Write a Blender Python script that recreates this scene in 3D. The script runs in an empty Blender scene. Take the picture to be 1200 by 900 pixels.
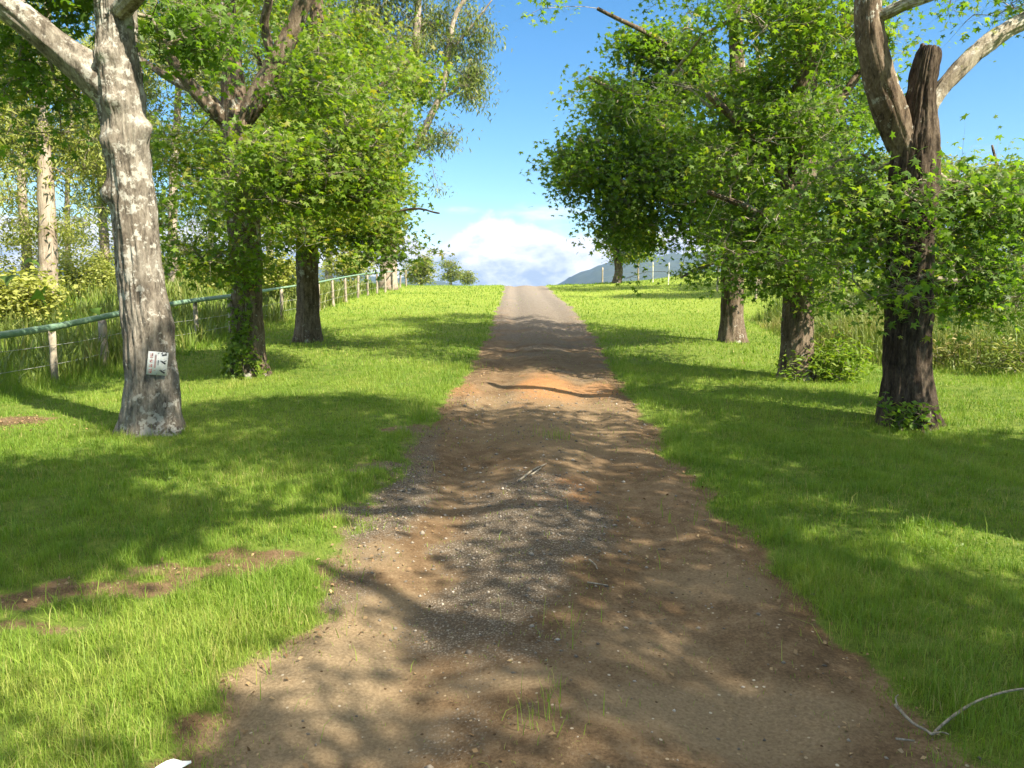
import bpy, math, random
import numpy as np
from mathutils import Vector, Matrix, Euler

# ------------------------------------------------------------------ camera, world, sun, exposure
sc = bpy.context.scene
col = sc.collection
CAM_H = 1.6
PITCH = math.atan(90 / 870)          # looking slightly down
F = 870.0                            # focal length in px for a 1200 px wide frame
cam_d = bpy.data.cameras.new('camera')
cam_d.sensor_width = 36.0
cam_d.lens = F / 1200 * 36
cam_d.clip_start = 0.05
cam_d.clip_end = 12000
cam = bpy.data.objects.new('camera', cam_d)
col.objects.link(cam)
cam.location = (0, 0, CAM_H)
cam.rotation_euler = (math.pi / 2 - PITCH, 0, 0)
sc.camera = cam

SUN_EL = math.radians(45)
SUN_AZ = math.atan2(0.766, -0.643)   # from +Y clockwise: sun to the right, behind the camera
sun_dir = Vector((math.sin(SUN_AZ) * math.cos(SUN_EL), math.cos(SUN_AZ) * math.cos(SUN_EL), math.sin(SUN_EL)))
sd = bpy.data.lights.new('sun', 'SUN')
sd.energy = 5.0
sd.angle = math.radians(0.55)
sd.color = (1.0, 0.94, 0.82)
sun = bpy.data.objects.new('sun', sd)
col.objects.link(sun)
sun.rotation_euler = (-sun_dir).to_track_quat('-Z', 'Y').to_euler()
sun.location = (20, -10, 30)

w = bpy.data.worlds.new('World')
sc.world = w
w.use_nodes = True
nt = w.node_tree
N, Lk = nt.nodes, nt.links
N.clear()
out = N.new('ShaderNodeOutputWorld')
bg = N.new('ShaderNodeBackground')
bg.inputs['Strength'].default_value = 0.15
sky = N.new('ShaderNodeTexSky')
sky.sky_type = 'NISHITA'
sky.sun_disc = False
sky.sun_elevation = SUN_EL
sky.sun_rotation = SUN_AZ
sky.air_density = 1.0
sky.dust_density = 0.1
sky.ozone_density = 2.5
hs = N.new('ShaderNodeHueSaturation')
hs.inputs['Saturation'].default_value = 1.32
hs.inputs['Hue'].default_value = 0.498
hs.inputs['Value'].default_value = 0.53
Lk.new(sky.outputs[0], hs.inputs['Color'])
# clouds: a low bank of cumulus on the horizon ahead and a few wisps above it
tc = N.new('ShaderNodeTexCoord')
sep = N.new('ShaderNodeSeparateXYZ')
Lk.new(tc.outputs['Generated'], sep.inputs[0])


def wmath(op, a, b=None, c=None):
    n = N.new('ShaderNodeMath')
    n.operation = op
    for i, v in enumerate((a, b, c)):
        if v is None:
            continue
        if isinstance(v, (int, float)):
            n.inputs[i].default_value = v
        else:
            Lk.new(v, n.inputs[i])
    return n.outputs[0]


def wnoise(scale, detail, rough, mapscale=(1, 1, 1), loc=(0, 0, 0)):
    m = N.new('ShaderNodeMapping')
    m.inputs['Scale'].default_value = mapscale
    m.inputs['Location'].default_value = loc
    Lk.new(tc.outputs['Generated'], m.inputs[0])
    n = N.new('ShaderNodeTexNoise')
    n.inputs['Scale'].default_value = scale
    n.inputs['Detail'].default_value = detail
    n.inputs['Roughness'].default_value = rough
    Lk.new(m.outputs[0], n.inputs['Vector'])
    return n.outputs['Fac']


def wmaprange(v, a, b, c=0.0, d=1.0):
    n = N.new('ShaderNodeMapRange')
    n.interpolation_type = 'SMOOTHSTEP'
    Lk.new(v, n.inputs[0])
    for i, q in enumerate((a, b, c, d)):
        n.inputs[1 + i].default_value = q
    return n.outputs[0]


nb = wnoise(5.5, 7, 0.55, (1, 1, 1.4), (0.35, 0.0, 0.2))
nbig = wnoise(2.6, 3, 0.5, (1, 1, 1.0), (3.1, 0.7, 1.0))
edge = wmath('ADD', -0.018, wmath('MULTIPLY', nbig, 0.10))
nf = wnoise(22.0, 5, 0.6, (1, 1, 1.3), (0.9, 0.0, 0.2))
edge = wmath('ADD', edge, wmath('MULTIPLY', nb, 0.13))
edge = wmath('ADD', edge, wmath('MULTIPLY', nf, 0.03))
bank = wmaprange(wmath('SUBTRACT', edge, sep.outputs['Z']), -0.004, 0.007)
nw = wnoise(5.0, 6, 0.55, (1, 1, 4.0), (1.7, 0.3, 0.55))
wis = wmaprange(nw, 0.60, 0.74)
wis = wmath('MULTIPLY', wis, wmaprange(sep.outputs['Z'], 0.25, 0.12))
cl = wmath('MAXIMUM', bank, wmath('MULTIPLY', wis, 0.8))
# unseen bright clouds above the frame, added to lift the ambient light
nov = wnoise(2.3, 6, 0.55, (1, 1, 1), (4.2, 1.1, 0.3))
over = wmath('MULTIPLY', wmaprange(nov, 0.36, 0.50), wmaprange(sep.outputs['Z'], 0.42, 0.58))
nshade = wnoise(11.0, 6, 0.6, (1, 1, 1.8), (0.4, 0.0, 0.9))
crise = N.new('ShaderNodeValToRGB')
crise.color_ramp.elements[0].position = 0.42
crise.color_ramp.elements[0].color = (1.2, 1.5, 1.9, 1)
crise.color_ramp.elements[1].position = 0.60
crise.color_ramp.elements[1].color = (2.7, 2.8, 2.95, 1)
# the top of the bank catches the sun
top = wmaprange(wmath('SUBTRACT', edge, sep.outputs['Z']), 0.040, 0.004, 0.0, 0.30)
Lk.new(wmath('ADD', nshade, top), crise.inputs[0])
mixc = N.new('ShaderNodeMix')
mixc.data_type = 'RGBA'
Lk.new(cl, mixc.inputs[0])
Lk.new(hs.outputs[0], mixc.inputs[6])
Lk.new(crise.outputs[0], mixc.inputs[7])
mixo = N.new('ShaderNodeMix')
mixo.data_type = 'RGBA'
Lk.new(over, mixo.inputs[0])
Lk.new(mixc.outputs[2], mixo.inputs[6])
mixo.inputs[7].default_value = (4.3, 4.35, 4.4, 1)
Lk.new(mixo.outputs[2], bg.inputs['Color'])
Lk.new(bg.outputs[0], out.inputs['Surface'])

sc.view_settings.view_transform = 'Standard'
sc.view_settings.look = 'None'
sc.view_settings.gamma = 1.0
sc.view_settings.exposure = 1.58
sc.view_settings.use_white_balance = True
sc.view_settings.white_balance_temperature = 7100
sc.render.engine = 'CYCLES'
sc.cycles.use_denoising = True
sc.cycles.max_bounces = 6
sc.cycles.diffuse_bounces = 3
sc.cycles.glossy_bounces = 2
sc.cycles.transmission_bounces = 4
sc.cycles.volume_bounces = 0
sc.cycles.transparent_max_bounces = 4

# ------------------------------------------------------------------ numpy helpers
rng = np.random.default_rng(7)


def hash3(ix, iy, iz, seed=0):
    h = (ix.astype(np.int64) * 374761393 + iy.astype(np.int64) * 668265263 + iz.astype(np.int64) * 2147483647
         + seed * 974634541) & 0xFFFFFFFF
    h = ((h ^ (h >> 13)) * 1274126177) & 0xFFFFFFFF
    h = ((h ^ (h >> 16)) * 2246822519) & 0xFFFFFFFF
    return ((h ^ (h >> 15)) & 0xFFFFFF).astype(np.float64) / 0xFFFFFF


def vnoise(x, y, z=None, seed=0):
    x = np.asarray(x, float)
    y = np.asarray(y, float)
    z = np.zeros_like(x) if z is None else np.asarray(z, float)
    ix, iy, iz = np.floor(x), np.floor(y), np.floor(z)
    fx, fy, fz = x - ix, y - iy, z - iz
    fx, fy, fz = [f * f * (3 - 2 * f) for f in (fx, fy, fz)]
    r = 0
    for a in (0, 1):
        for b in (0, 1):
            for c in (0, 1):
                wgt = (fx if a else 1 - fx) * (fy if b else 1 - fy) * (fz if c else 1 - fz)
                r = r + wgt * hash3(ix + a, iy + b, iz + c, seed)
    return r


def fbm(x, y, z=None, octv=4, seed=0, gain=0.5):
    s, a, t = 0, 1.0, 0
    z = np.zeros_like(np.asarray(x, float)) if z is None else z
    for o in range(octv):
        s = s + a * vnoise(x * 2 ** o + 17.3 * o, y * 2 ** o - 9.1 * o, z * 2 ** o, seed + o)
        t += a
        a *= gain
    return s / t


def sstep(a, b, x):
    t = np.clip((x - a) / (b - a), 0, 1)
    return t * t * (3 - 2 * t)


# ------------------------------------------------------------------ terrain
_ky = np.array([-4000, -60, -20, 0, 2.57, 8, 13, 20, 26, 34, 47, 49.5, 53, 62, 90, 160, 300, 9000.])
_kz = np.array([-30, -2.0, -0.5, 0, 0.05, .25, .46, .82, 1.34, 1.98, 2.96, 3.02, 2.98, 2.5, 0, -8, -20, -30.])
_ty = np.arange(-100, 320, 0.25)
_tz = np.interp(_ty, _ky, _kz)
_k = np.exp(-0.5 * (np.arange(-12, 13) / 4.5) ** 2)
_k /= _k.sum()
_tzs = np.convolve(np.pad(_tz, 12, mode='edge'), _k, 'valid')


def base_z(X, Y):
    z = np.where((Y > -95) & (Y < 315), np.interp(Y, _ty, _tzs), np.interp(Y, _ky, _kz))
    near = sstep(400, 120, np.hypot(X, Y))
    # a low bank on the right past the tall grass and swell in the meadow
    z = z + near * (0.55 * sstep(8.0, 13.0, X) * sstep(8, 15, Y) + 0.25 * sstep(4, 9, X) * sstep(26, 42, Y))
    z = z + near * 0.35 * sstep(-9, -16, X)
    z = z + near * 0.22 * (fbm(X * 0.22 + 5, Y * 0.22, octv=2, seed=3) - 0.5) * sstep(1.6, 3.5, np.abs(X - 0.3))
    return z


def ray(px, py):
    v = np.array([(px - 600) / F, 1.0, (450 - py) / F])
    c, s = math.cos(-PITCH), math.sin(-PITCH)
    return np.array([v[0], v[1] * c - v[2] * s, v[1] * s + v[2] * c])


def P(px, py, d):
    """world point seen at a pixel, at a distance d ahead"""
    r = ray(px, py)
    r = r / r[1]
    return np.array([0, 0, CAM_H]) + r * d


def G(px, py):
    """ground point seen at a pixel"""
    r = ray(px, py)
    r = r / r[1]
    t = np.arange(1.0, 70, 0.02)
    x, y, z = r[0] * t, t, CAM_H + r[2] * t
    b = z < base_z(x, y)
    i = int(np.argmax(b)) if b.any() else len(t) - 1
    return np.array([x[i], y[i], z[i]])


# track edges, measured on the ground ahead
_le = np.array([G(*p)[:2] for p in [(222, 898), (300, 780), (380, 690), (408, 640), (440, 585), (482, 530), (520, 480),
                                    (553, 430), (573, 395), (582, 365), (590, 345)]])
_re = np.array([G(*p)[:2] for p in [(1130, 898), (985, 745), (880, 640), (805, 560), (745, 480), (718, 430), (694, 392),
                                    (668, 358), (650, 345)]])


def edge_l(Y):
    return np.interp(Y, _le[:, 1], _le[:, 0])


def edge_r(Y):
    return np.interp(Y, _re[:, 1], _re[:, 0])


BARE = [  # bare-earth patches: x, y, rx, ry
]
for px, py, rx, ry in [(20, 705, .5, .14), (120, 690, .5, .12), (230, 668, .45, .12), (330, 650, .4, .16), (400, 655, .25, .28),
                       (20, 495, .6, .35), (0, 735, .35, .10), (490, 505, .35, .5), (430, 545, .30, .35), (420, 600, .3, .35),
                       (250, 860, .25, .2)]:
    g = G(px, py)
    BARE.append((g[0], g[1], rx * .8, ry * .8))


def dirt_mask(X, Y):
    """1 on bare track and soil, 0 on turf, with a ragged edge"""
    n = fbm(X * 1.7, Y * 1.7, octv=4, seed=11) - 0.5
    n2 = fbm(X * 6.0, Y * 6.0, octv=3, seed=21) - 0.5
    d = np.minimum(X - edge_l(Y), edge_r(Y) - X) + n * 0.42 + n2 * 0.22
    m = sstep(-0.20, 0.14, d)
    m = m * sstep(58, 52, Y) if False else m
    for bx, by, rx, ry in BARE:
        q = np.hypot((X - bx) / rx, (Y - by) / ry) + n * 2.2 + n2 * 2.2
        m = np.maximum(m, .72 * sstep(1.6, 0.25, q))
    return m


GRASS_IN_TRACK = [(645, 850, .16, .28), (660, 740, .12, .45), (650, 515, .16, .30), (655, 790, .1, .3), (690, 690, .10, .5),
                  (640, 880, .12, .1)]
GRASS_IN_TRACK = [tuple(G(a, b)[:2]) + (c, d) for a, b, c, d in GRASS_IN_TRACK]


def track_grass(X, Y):
    m = np.zeros_like(X)
    for bx, by, rx, ry in GRASS_IN_TRACK:
        m = np.maximum(m, sstep(1.2, 0.3, np.hypot((X - bx) / rx, (Y - by) / ry)))
    return m


def H(X, Y):
    z = base_z(X, Y)
    near = sstep(70, 50, Y) * sstep(-25, -12, Y)
    c = (edge_l(Y) + edge_r(Y)) / 2
    hw = (edge_r(Y) - edge_l(Y)) / 2
    t = (X - c) / hw
    rut = -0.065 * np.exp(-((t + .52) / .22) ** 2) - 0.045 * np.exp(-((t - .52) / .22) ** 2)
    hump = 0.02 * np.exp(-((t) / .25) ** 2)
    shoulder = -0.03 * np.exp(-((np.abs(t) - 1.0) / .12) ** 2)
    z = z + near * (rut + hump + shoulder)
    # washboard and potholes, bumps in the soil
    m = sstep(1.25, 0.95, np.abs(t))
    z = z + near * m * (0.024 * (fbm(X * 1.3, Y * 1.3, octv=3, seed=31) - .5) + 0.014 * (fbm(X * 6, Y * 6, octv=3, seed=37) - .5)
                        + 0.010 * (fbm(X * 24, Y * 24, octv=2, seed=39) - .5))
    z = z + near * (1 - m) * 0.045 * (fbm(X * 2.5, Y * 2.5, octv=3, seed=41) - .5)
    return z


# ------------------------------------------------------------------ mesh helpers
def make_mesh(name, verts, faces_list, smooth=False, attrs=None, mats=()):
    """verts (n,3); faces_list: list of (m,k) index arrays"""
    me = bpy.data.meshes.new(name)
    verts = np.ascontiguousarray(verts, dtype=np.float32)
    me.vertices.add(len(verts))
    me.vertices.foreach_set('co', verts.ravel())
    faces_list = [np.asarray(f, dtype=np.int32) for f in faces_list if len(f)]
    nl = sum(f.size for f in faces_list)
    npoly = sum(len(f) for f in faces_list)
    me.loops.add(nl)
    me.polygons.add(npoly)
    me.loops.foreach_set('vertex_index', np.concatenate([f.ravel() for f in faces_list]))
    tot = np.concatenate([np.full(len(f), f.shape[1], np.int32) for f in faces_list])
    start = np.concatenate([[0], np.cumsum(tot)[:-1]]).astype(np.int32)
    me.polygons.foreach_set('loop_start', start)
    me.polygons.foreach_set('loop_total', tot)
    if smooth:
        me.polygons.foreach_set('use_smooth', np.ones(npoly, bool))
    for k, v in (attrs or {}).items():
        a = me.attributes.new(k, 'FLOAT', 'POINT')
        a.data.foreach_set('value', np.ascontiguousarray(v, dtype=np.float32))
    for m in mats:
        me.materials.append(m)
    me.update(calc_edges=True)
    return me


def link(name, me, parent=None, loc=None):
    o = bpy.data.objects.new(name, me)
    col.objects.link(o)
    if parent is not None:
        o.parent = parent
    if loc is not None:
        o.location = loc
    return o


def tag(o, label=None, cat=None, group=None, kind=None):
    if label:
        o['label'] = label
    if cat:
        o['category'] = cat
    if group:
        o['group'] = group
    if kind:
        o['kind'] = kind
    return o


def empty(name, loc):
    o = bpy.data.objects.new(name, None)
    o.empty_display_size = 0.2
    col.objects.link(o)
    o.location = tuple(float(v) for v in loc)
    return o


class Geo:
    """collects vertices, faces and one attribute for one mesh"""

    def __init__(s):
        s.v, s.f, s.a, s.n = [], {}, [], 0

    def add(s, v, faces, a=0.0):
        v = np.asarray(v, float)
        s.v.append(v)
        s.a.append(np.full(len(v), a) if np.isscalar(a) else np.asarray(a, float))
        for f in (faces if isinstance(faces, list) else [faces]):
            f = np.asarray(f, int)
            if len(f):
                s.f.setdefault(f.shape[1], []).append(f + s.n)
        s.n += len(v)

    def build(s, name, mat, parent=None, off=None, smooth=False):
        v = np.concatenate(s.v)
        if off is not None:
            v = v - np.asarray(off)
        me = make_mesh(name, v, [np.concatenate(x) for x in s.f.values()], smooth, {'tint': np.concatenate(s.a)}, [mat])
        return link(name, me, parent)


def catmull(pts, n):
    """pts (k,4) -> resampled (n*(k-1)+1, 4)"""
    p = np.asarray(pts, float)
    q = np.vstack([2 * p[0] - p[1], p, 2 * p[-1] - p[-2]])
    o = []
    for i in range(len(p) - 1):
        t = np.linspace(0, 1, n, endpoint=False)[:, None]
        a, b, c, d = q[i], q[i + 1], q[i + 2], q[i + 3]
        o.append(0.5 * (2 * b + (c - a) * t + (2 * a - 5 * b + 4 * c - d) * t ** 2 + (-a + 3 * b - 3 * c + d) * t ** 3))
    o.append(p[-1:])
    r = np.vstack(o)
    r[:, 3] = np.maximum(r[:, 3], 1e-3)
    return r


def frames(c):
    t = np.gradient(c, axis=0)
    t /= np.linalg.norm(t, axis=1)[:, None] + 1e-9
    u = np.zeros_like(c)
    ref = np.array([1., 0, 0]) if abs(t[0, 0]) < .8 else np.array([0, 1., 0])
    x = ref - t[0] * ref.dot(t[0])
    u[0] = x / np.linalg.norm(x)
    for i in range(1, len(c)):
        x = u[i - 1] - t[i] * u[i - 1].dot(t[i])
        u[i] = x / (np.linalg.norm(x) + 1e-9)
    return t, u, np.cross(t, u)


def tube(geo, pts, seg=24, n=8, bark=0.0, flare=0.0, cap=True, tint=0.0, seed=0, fs=9.0, ragged=0.0, knobs=()):
    """tapered tube through (x,y,z,r) points; bark = depth of the furrows, flare = swelling at the root"""
    c = catmull(pts, n)
    pos, r = c[:, :3], c[:, 3]
    t, u, v = frames(pos)
    L = np.concatenate([[0], np.cumsum(np.linalg.norm(np.diff(pos, axis=0), axis=1))])
    a = np.linspace(0, 2 * np.pi, seg, endpoint=False)
    A, LL = np.meshgrid(a, L)
    R = np.repeat(r[:, None], seg, 1)
    if flare:
        fl = np.exp(-LL / 0.32)
        R = R * (1 + flare * fl * (0.75 + 0.6 * np.cos(A * 3 + seed) * 0.5 + 0.35 * np.cos(A * 5 + 2 * seed)))
    if bark:
        ca, sa = np.cos(A), np.sin(A)
        wob = 0.5 * (vnoise(ca * 2 + seed, sa * 2, LL * 2.0, 5) - .5)
        x1 = np.abs(fbm(ca * fs + wob * 4, sa * fs, LL * 2.2 + seed, 2, 51) - .5) * 4
        fur = np.clip(x1, 0, 1) - 0.6
        fine = fbm(ca * fs * 2.6, sa * fs * 2.6, LL * 9 + seed, 2, 61) - .5
        lump = fbm(ca * 1.6, sa * 1.6, LL * 1.6 + seed, 2, 71) - .5
        R = R + bark * fur + bark * 0.9 * fine + R * 0.28 * lump
        for (kl, ka, kr, kh) in knobs:
            da = (A - ka + np.pi) % (2 * np.pi) - np.pi
            q = np.hypot(da * r.mean() / kr, (LL - kl) / kr)
            R = R + kh * np.exp(-q ** 2 * 1.5)
    ring = pos[:, None, :] + R[..., None] * (np.cos(A)[..., None] * u[:, None, :] + np.sin(A)[..., None] * v[:, None, :])
    if ragged:
        k = (vnoise(np.cos(a) * 1.3 + seed, np.sin(a) * 1.3, None, 9) - .5 + .3 * np.cos(a + seed)) * ragged
        ring[-1] += k[:, None] * t[-1]
    m = len(pos)
    idx = np.arange(m * seg).reshape(m, seg)
    q = np.stack([idx[:-1], np.roll(idx, -1, 1)[:-1], np.roll(idx, -1, 1)[1:], idx[1:]], -1).reshape(-1, 4)
    verts = ring.reshape(-1, 3)
    fl = [q]
    if cap:
        verts = np.vstack([verts, pos[-1:] - t[-1:] * (0.06 if ragged else -r[-1] * .4), pos[:1]])
        top = idx[-1]
        tri = np.stack([top, np.roll(top, -1), np.full(seg, m * seg)], -1)
        bt = np.stack([np.roll(idx[0], -1), idx[0], np.full(seg, m * seg + 1)], -1)
        fl += [tri, bt]
    geo.add(verts, fl, tint)
    return c


# ------------------------------------------------------------------ materials
def new_mat(name):
    m = bpy.data.materials.new(name)
    m.use_nodes = True
    t = m.node_tree
    for n in list(t.nodes):
        t.nodes.remove(n)
    o = t.nodes.new('ShaderNodeOutputMaterial')
    return m, t, o


def nd(t, kind, **kw):
    n = t.nodes.new(kind)
    for k, v in kw.items():
        if k in n.inputs.keys():
            n.inputs[k].default_value = v
        else:
            setattr(n, k, v)
    return n


def noise(t, scale, detail=4, rough=.55, vec=None, mscale=None):
    n = nd(t, 'ShaderNodeTexNoise', Scale=scale, Detail=detail, Roughness=rough)
    if vec is None:
        g = t.nodes.new('ShaderNodeTexCoord')
        vec = g.outputs['Object']
    if mscale:
        mp = t.nodes.new('ShaderNodeMapping')
        mp.inputs['Scale'].default_value = mscale
        t.links.new(vec, mp.inputs[0])
        vec = mp.outputs[0]
    t.links.new(vec, n.inputs['Vector'])
    return n.outputs['Fac']


def mixrgb(t, fac, a, b, blend='MIX'):
    n = t.nodes.new('ShaderNodeMix')
    n.data_type = 'RGBA'
    n.blend_type = blend
    for s, v in ((n.inputs[0], fac), (n.inputs[6], a), (n.inputs[7], b)):
        if isinstance(v, (tuple, list)):
            s.default_value = (*v, 1) if len(v) == 3 else v
        elif isinstance(v, (int, float)):
            s.default_value = v
        else:
            t.links.new(v, s)
    return n.outputs[2]


def mrange(t, v, a, b, c=0.0, d=1.0, smooth=True):
    n = t.nodes.new('ShaderNodeMapRange')
    n.interpolation_type = 'SMOOTHSTEP' if smooth else 'LINEAR'
    t.links.new(v, n.inputs[0])
    for i, q in enumerate((a, b, c, d)):
        n.inputs[1 + i].default_value = q
    return n.outputs[0]


def mth(t, op, a, b=None):
    n = t.nodes.new('ShaderNodeMath')
    n.operation = op
    for i, v in enumerate((a, b)):
        if v is None:
            continue
        if isinstance(v, (int, float)):
            n.inputs[i].default_value = v
        else:
            t.links.new(v, n.inputs[i])
    return n.outputs[0]


def ramp(t, fac, stops):
    n = t.nodes.new('ShaderNodeValToRGB')
    e = n.color_ramp.elements
    while len(e) < len(stops):
        e.new(0.5)
    for el, (p, c) in zip(e, stops):
        el.position = p
        el.color = (*c, 1)
    t.links.new(fac, n.inputs[0])
    return n.outputs[0]


def attr(t, name):
    n = t.nodes.new('ShaderNodeAttribute')
    n.attribute_name = name
    return n.outputs['Fac']


def bump(t, h, strength, dist):
    n = nd(t, 'ShaderNodeBump', Strength=strength, Distance=dist)
    t.links.new(h, n.inputs['Height'])
    return n.outputs[0]


def foliage_mat(name, stops, trans=0.45, tcol=(1.15, 1.25, 0.5), gloss=0.35, spec=0.35):
    """thin leaf: diffuse front, light coming through, a little sheen; tint attribute picks the colour"""
    m, t, o = new_mat(name)
    c = ramp(t, attr(t, 'tint'), stops)
    p = nd(t, 'ShaderNodeBsdfPrincipled', Roughness=gloss + .15)
    p.inputs['Specular IOR Level'].default_value = spec
    t.links.new(c, p.inputs['Base Color'])
    tr = t.nodes.new('ShaderNodeBsdfTranslucent')
    t.links.new(mixrgb(t, 1.0, c, tcol, 'MULTIPLY'), tr.inputs['Color'])
    mx = t.nodes.new('ShaderNodeMixShader')
    mx.inputs[0].default_value = trans
    t.links.new(p.outputs[0], mx.inputs[1])
    t.links.new(tr.outputs[0], mx.inputs[2])
    t.links.new(mx.outputs[0], o.inputs['Surface'])
    return m


def bark_mat(name, dark, mid, light, lichen=None, lich_amt=0.5, zscale=0.25, moss=None):
    m, t, o = new_mat(name)
    n1 = noise(t, 14, 6, .65, mscale=(1, 1, zscale))
    n2 = noise(t, 55, 4, .6, mscale=(1, 1, .45))
    n3 = noise(t, 2.2, 3, .5)
    f = mth(t, 'ADD', mth(t, 'MULTIPLY', n1, .65), mth(t, 'MULTIPLY', n2, .35))
    c = ramp(t, f, [(.36, dark), (.5, mid), (.66, light)])
    c = mixrgb(t, mrange(t, n3, .35, .7), c, mixrgb(t, 1.0, c, (.62, .58, .55), 'MULTIPLY'))
    if lichen:
        nl = noise(t, 9, 6, .68)
        nl2 = noise(t, 1.3, 2, .5)
        nl3 = noise(t, 38, 3, .6)
        v = mth(t, 'ADD', mth(t, 'MULTIPLY', nl, .6), mth(t, 'MULTIPLY', nl2, .25))
        v = mth(t, 'ADD', v, mth(t, 'MULTIPLY', nl3, .15))
        c = mixrgb(t, mrange(t, v, .62 - lich_amt * .22, .66 - lich_amt * .20), c, mixrgb(t, nl3, lichen, tuple(q * .7 for q in lichen)))
    if moss:
        nm = noise(t, 5, 5, .6)
        c = mixrgb(t, mrange(t, nm, .56, .68), c, moss)
    p = nd(t, 'ShaderNodeBsdfPrincipled', Roughness=.9)
    p.inputs['Specular IOR Level'].default_value = .15
    t.links.new(c, p.inputs['Base Color'])
    t.links.new(bump(t, f, .9, .02), p.inputs['Normal'])
    t.links.new(p.outputs[0], o.inputs['Surface'])
    return m


def plain_mat(name, ca, cb, scale=20, rough=.8, mscale=None, bmp=.3, bd=.01, spec=.3):
    m, t, o = new_mat(name)
    n = noise(t, scale, 5, .6, mscale=mscale)
    p = nd(t, 'ShaderNodeBsdfPrincipled', Roughness=rough)
    p.inputs['Specular IOR Level'].default_value = spec
    t.links.new(ramp(t, n, [(.32, ca), (.68, cb)]), p.inputs['Base Color'])
    t.links.new(bump(t, n, bmp, bd), p.inputs['Normal'])
    t.links.new(p.outputs[0], o.inputs['Surface'])
    return m


# ground: turf soil where the dirt mask is 0, track earth and gravel where it is 1
def ground_mat(name):
    m, t, o = new_mat(name)
    g = t.nodes.new('ShaderNodeTexCoord').outputs['Object']
    dm, gr, og, sandy = attr(t, 'dirt'), attr(t, 'gravel'), attr(t, 'orange'), attr(t, 'sand')
    nA = noise(t, 1.4, 5, .6, g)
    nB = noise(t, 9, 6, .65, g)
    nC = noise(t, 70, 4, .65, g)
    nD = noise(t, 260, 2, .6, g)
    earth = ramp(t, mth(t, 'ADD', mth(t, 'MULTIPLY', nB, .5), mth(t, 'MULTIPLY', nC, .5)),
                 [(.33, (.085, .055, .032)), (.5, (.175, .118, .068)), (.66, (.27, .195, .118))])
    earth = mixrgb(t, mrange(t, nA, .38, .62), earth, mixrgb(t, 1.0, earth, (.72, .68, .64), 'MULTIPLY'))
    sand = ramp(t, nC, [(.3, (.18, .13, .078)), (.55, (.275, .205, .125)), (.75, (.36, .275, .175))])
    earth = mixrgb(t, sandy, earth, sand)
    ora = ramp(t, nC, [(.3, (.26, .115, .045)), (.7, (.46, .235, .10))])
    earth = mixrgb(t, og, earth, ora)
    vor = nd(t, 'ShaderNodeTexVoronoi', Scale=85.0)
    t.links.new(g, vor.inputs['Vector'])
    vcol = nd(t, 'ShaderNodeSeparateColor')
    t.links.new(vor.outputs['Color'], vcol.inputs[0])
    stone = ramp(t, vcol.outputs[0], [(.05, (.125, .10, .075)), (.45, (.195, .162, .124)), (.8, (.26, .22, .172)), (1, (.36, .32, .265))])
    stone = mixrgb(t, mrange(t, vor.outputs['Distance'], .35, .6), stone, (.10, .078, .055))
    gfac = mrange(t, mth(t, 'ADD', gr, mth(t, 'MULTIPLY', mth(t, 'SUBTRACT', mth(t, 'ADD', mth(t, 'MULTIPLY', nC, .6), mth(t, 'MULTIPLY', nB, .4)), .5), 2.6)), .30, 1.1)
    track = mixrgb(t, gfac, earth, stone)
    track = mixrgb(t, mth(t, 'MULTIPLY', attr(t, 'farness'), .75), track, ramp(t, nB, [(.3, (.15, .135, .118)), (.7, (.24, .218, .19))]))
    # flecks: dead leaf scraps and pale chips
    vf = nd(t, 'ShaderNodeTexVoronoi', Scale=36.0)
    t.links.new(g, vf.inputs['Vector'])
    vfc = nd(t, 'ShaderNodeSeparateColor')
    t.links.new(vf.outputs['Color'], vfc.inputs[0])
    fk = mth(t, 'MULTIPLY', mrange(t, vfc.outputs[1], .86, .9), mrange(t, vf.outputs['Distance'], .28, .18))
    track = mixrgb(t, fk, track, ramp(t, vfc.outputs[2], [(.2, (.07, .04, .02)), (.6, (.33, .24, .14)), (1, (.5, .45, .36))]))
    turf = ramp(t, mth(t, 'ADD', mth(t, 'MULTIPLY', nB, .6), mth(t, 'MULTIPLY', nC, .4)),
                [(.35, (.06, .085, .016)), (.5, (.11, .16, .026)), (.68, (.17, .21, .045))])
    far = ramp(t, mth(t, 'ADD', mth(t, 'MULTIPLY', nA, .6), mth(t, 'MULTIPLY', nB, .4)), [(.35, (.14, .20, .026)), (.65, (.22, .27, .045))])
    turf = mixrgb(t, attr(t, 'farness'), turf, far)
    e = mth(t, 'ADD', dm, mth(t, 'MULTIPLY', mth(t, 'SUBTRACT', nC, .5), .7))
    c = mixrgb(t, mrange(t, e, .3, .7), turf, track)
    p = nd(t, 'ShaderNodeBsdfPrincipled', Roughness=.95)
    p.inputs['Specular IOR Level'].default_value = .12
    t.links.new(c, p.inputs['Base Color'])
    hh = mth(t, 'ADD', mth(t, 'MULTIPLY', nC, .6), mth(t, 'MULTIPLY', nD, .4))
    vh = mth(t, 'MULTIPLY', mrange(t, vor.outputs['Distance'], .6, .0), gfac)
    hh = mth(t, 'ADD', hh, mth(t, 'MULTIPLY', vh, .5))
    t.links.new(bump(t, hh, .85, .018), p.inputs['Normal'])
    t.links.new(p.outputs[0], o.inputs['Surface'])
    return m


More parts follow.
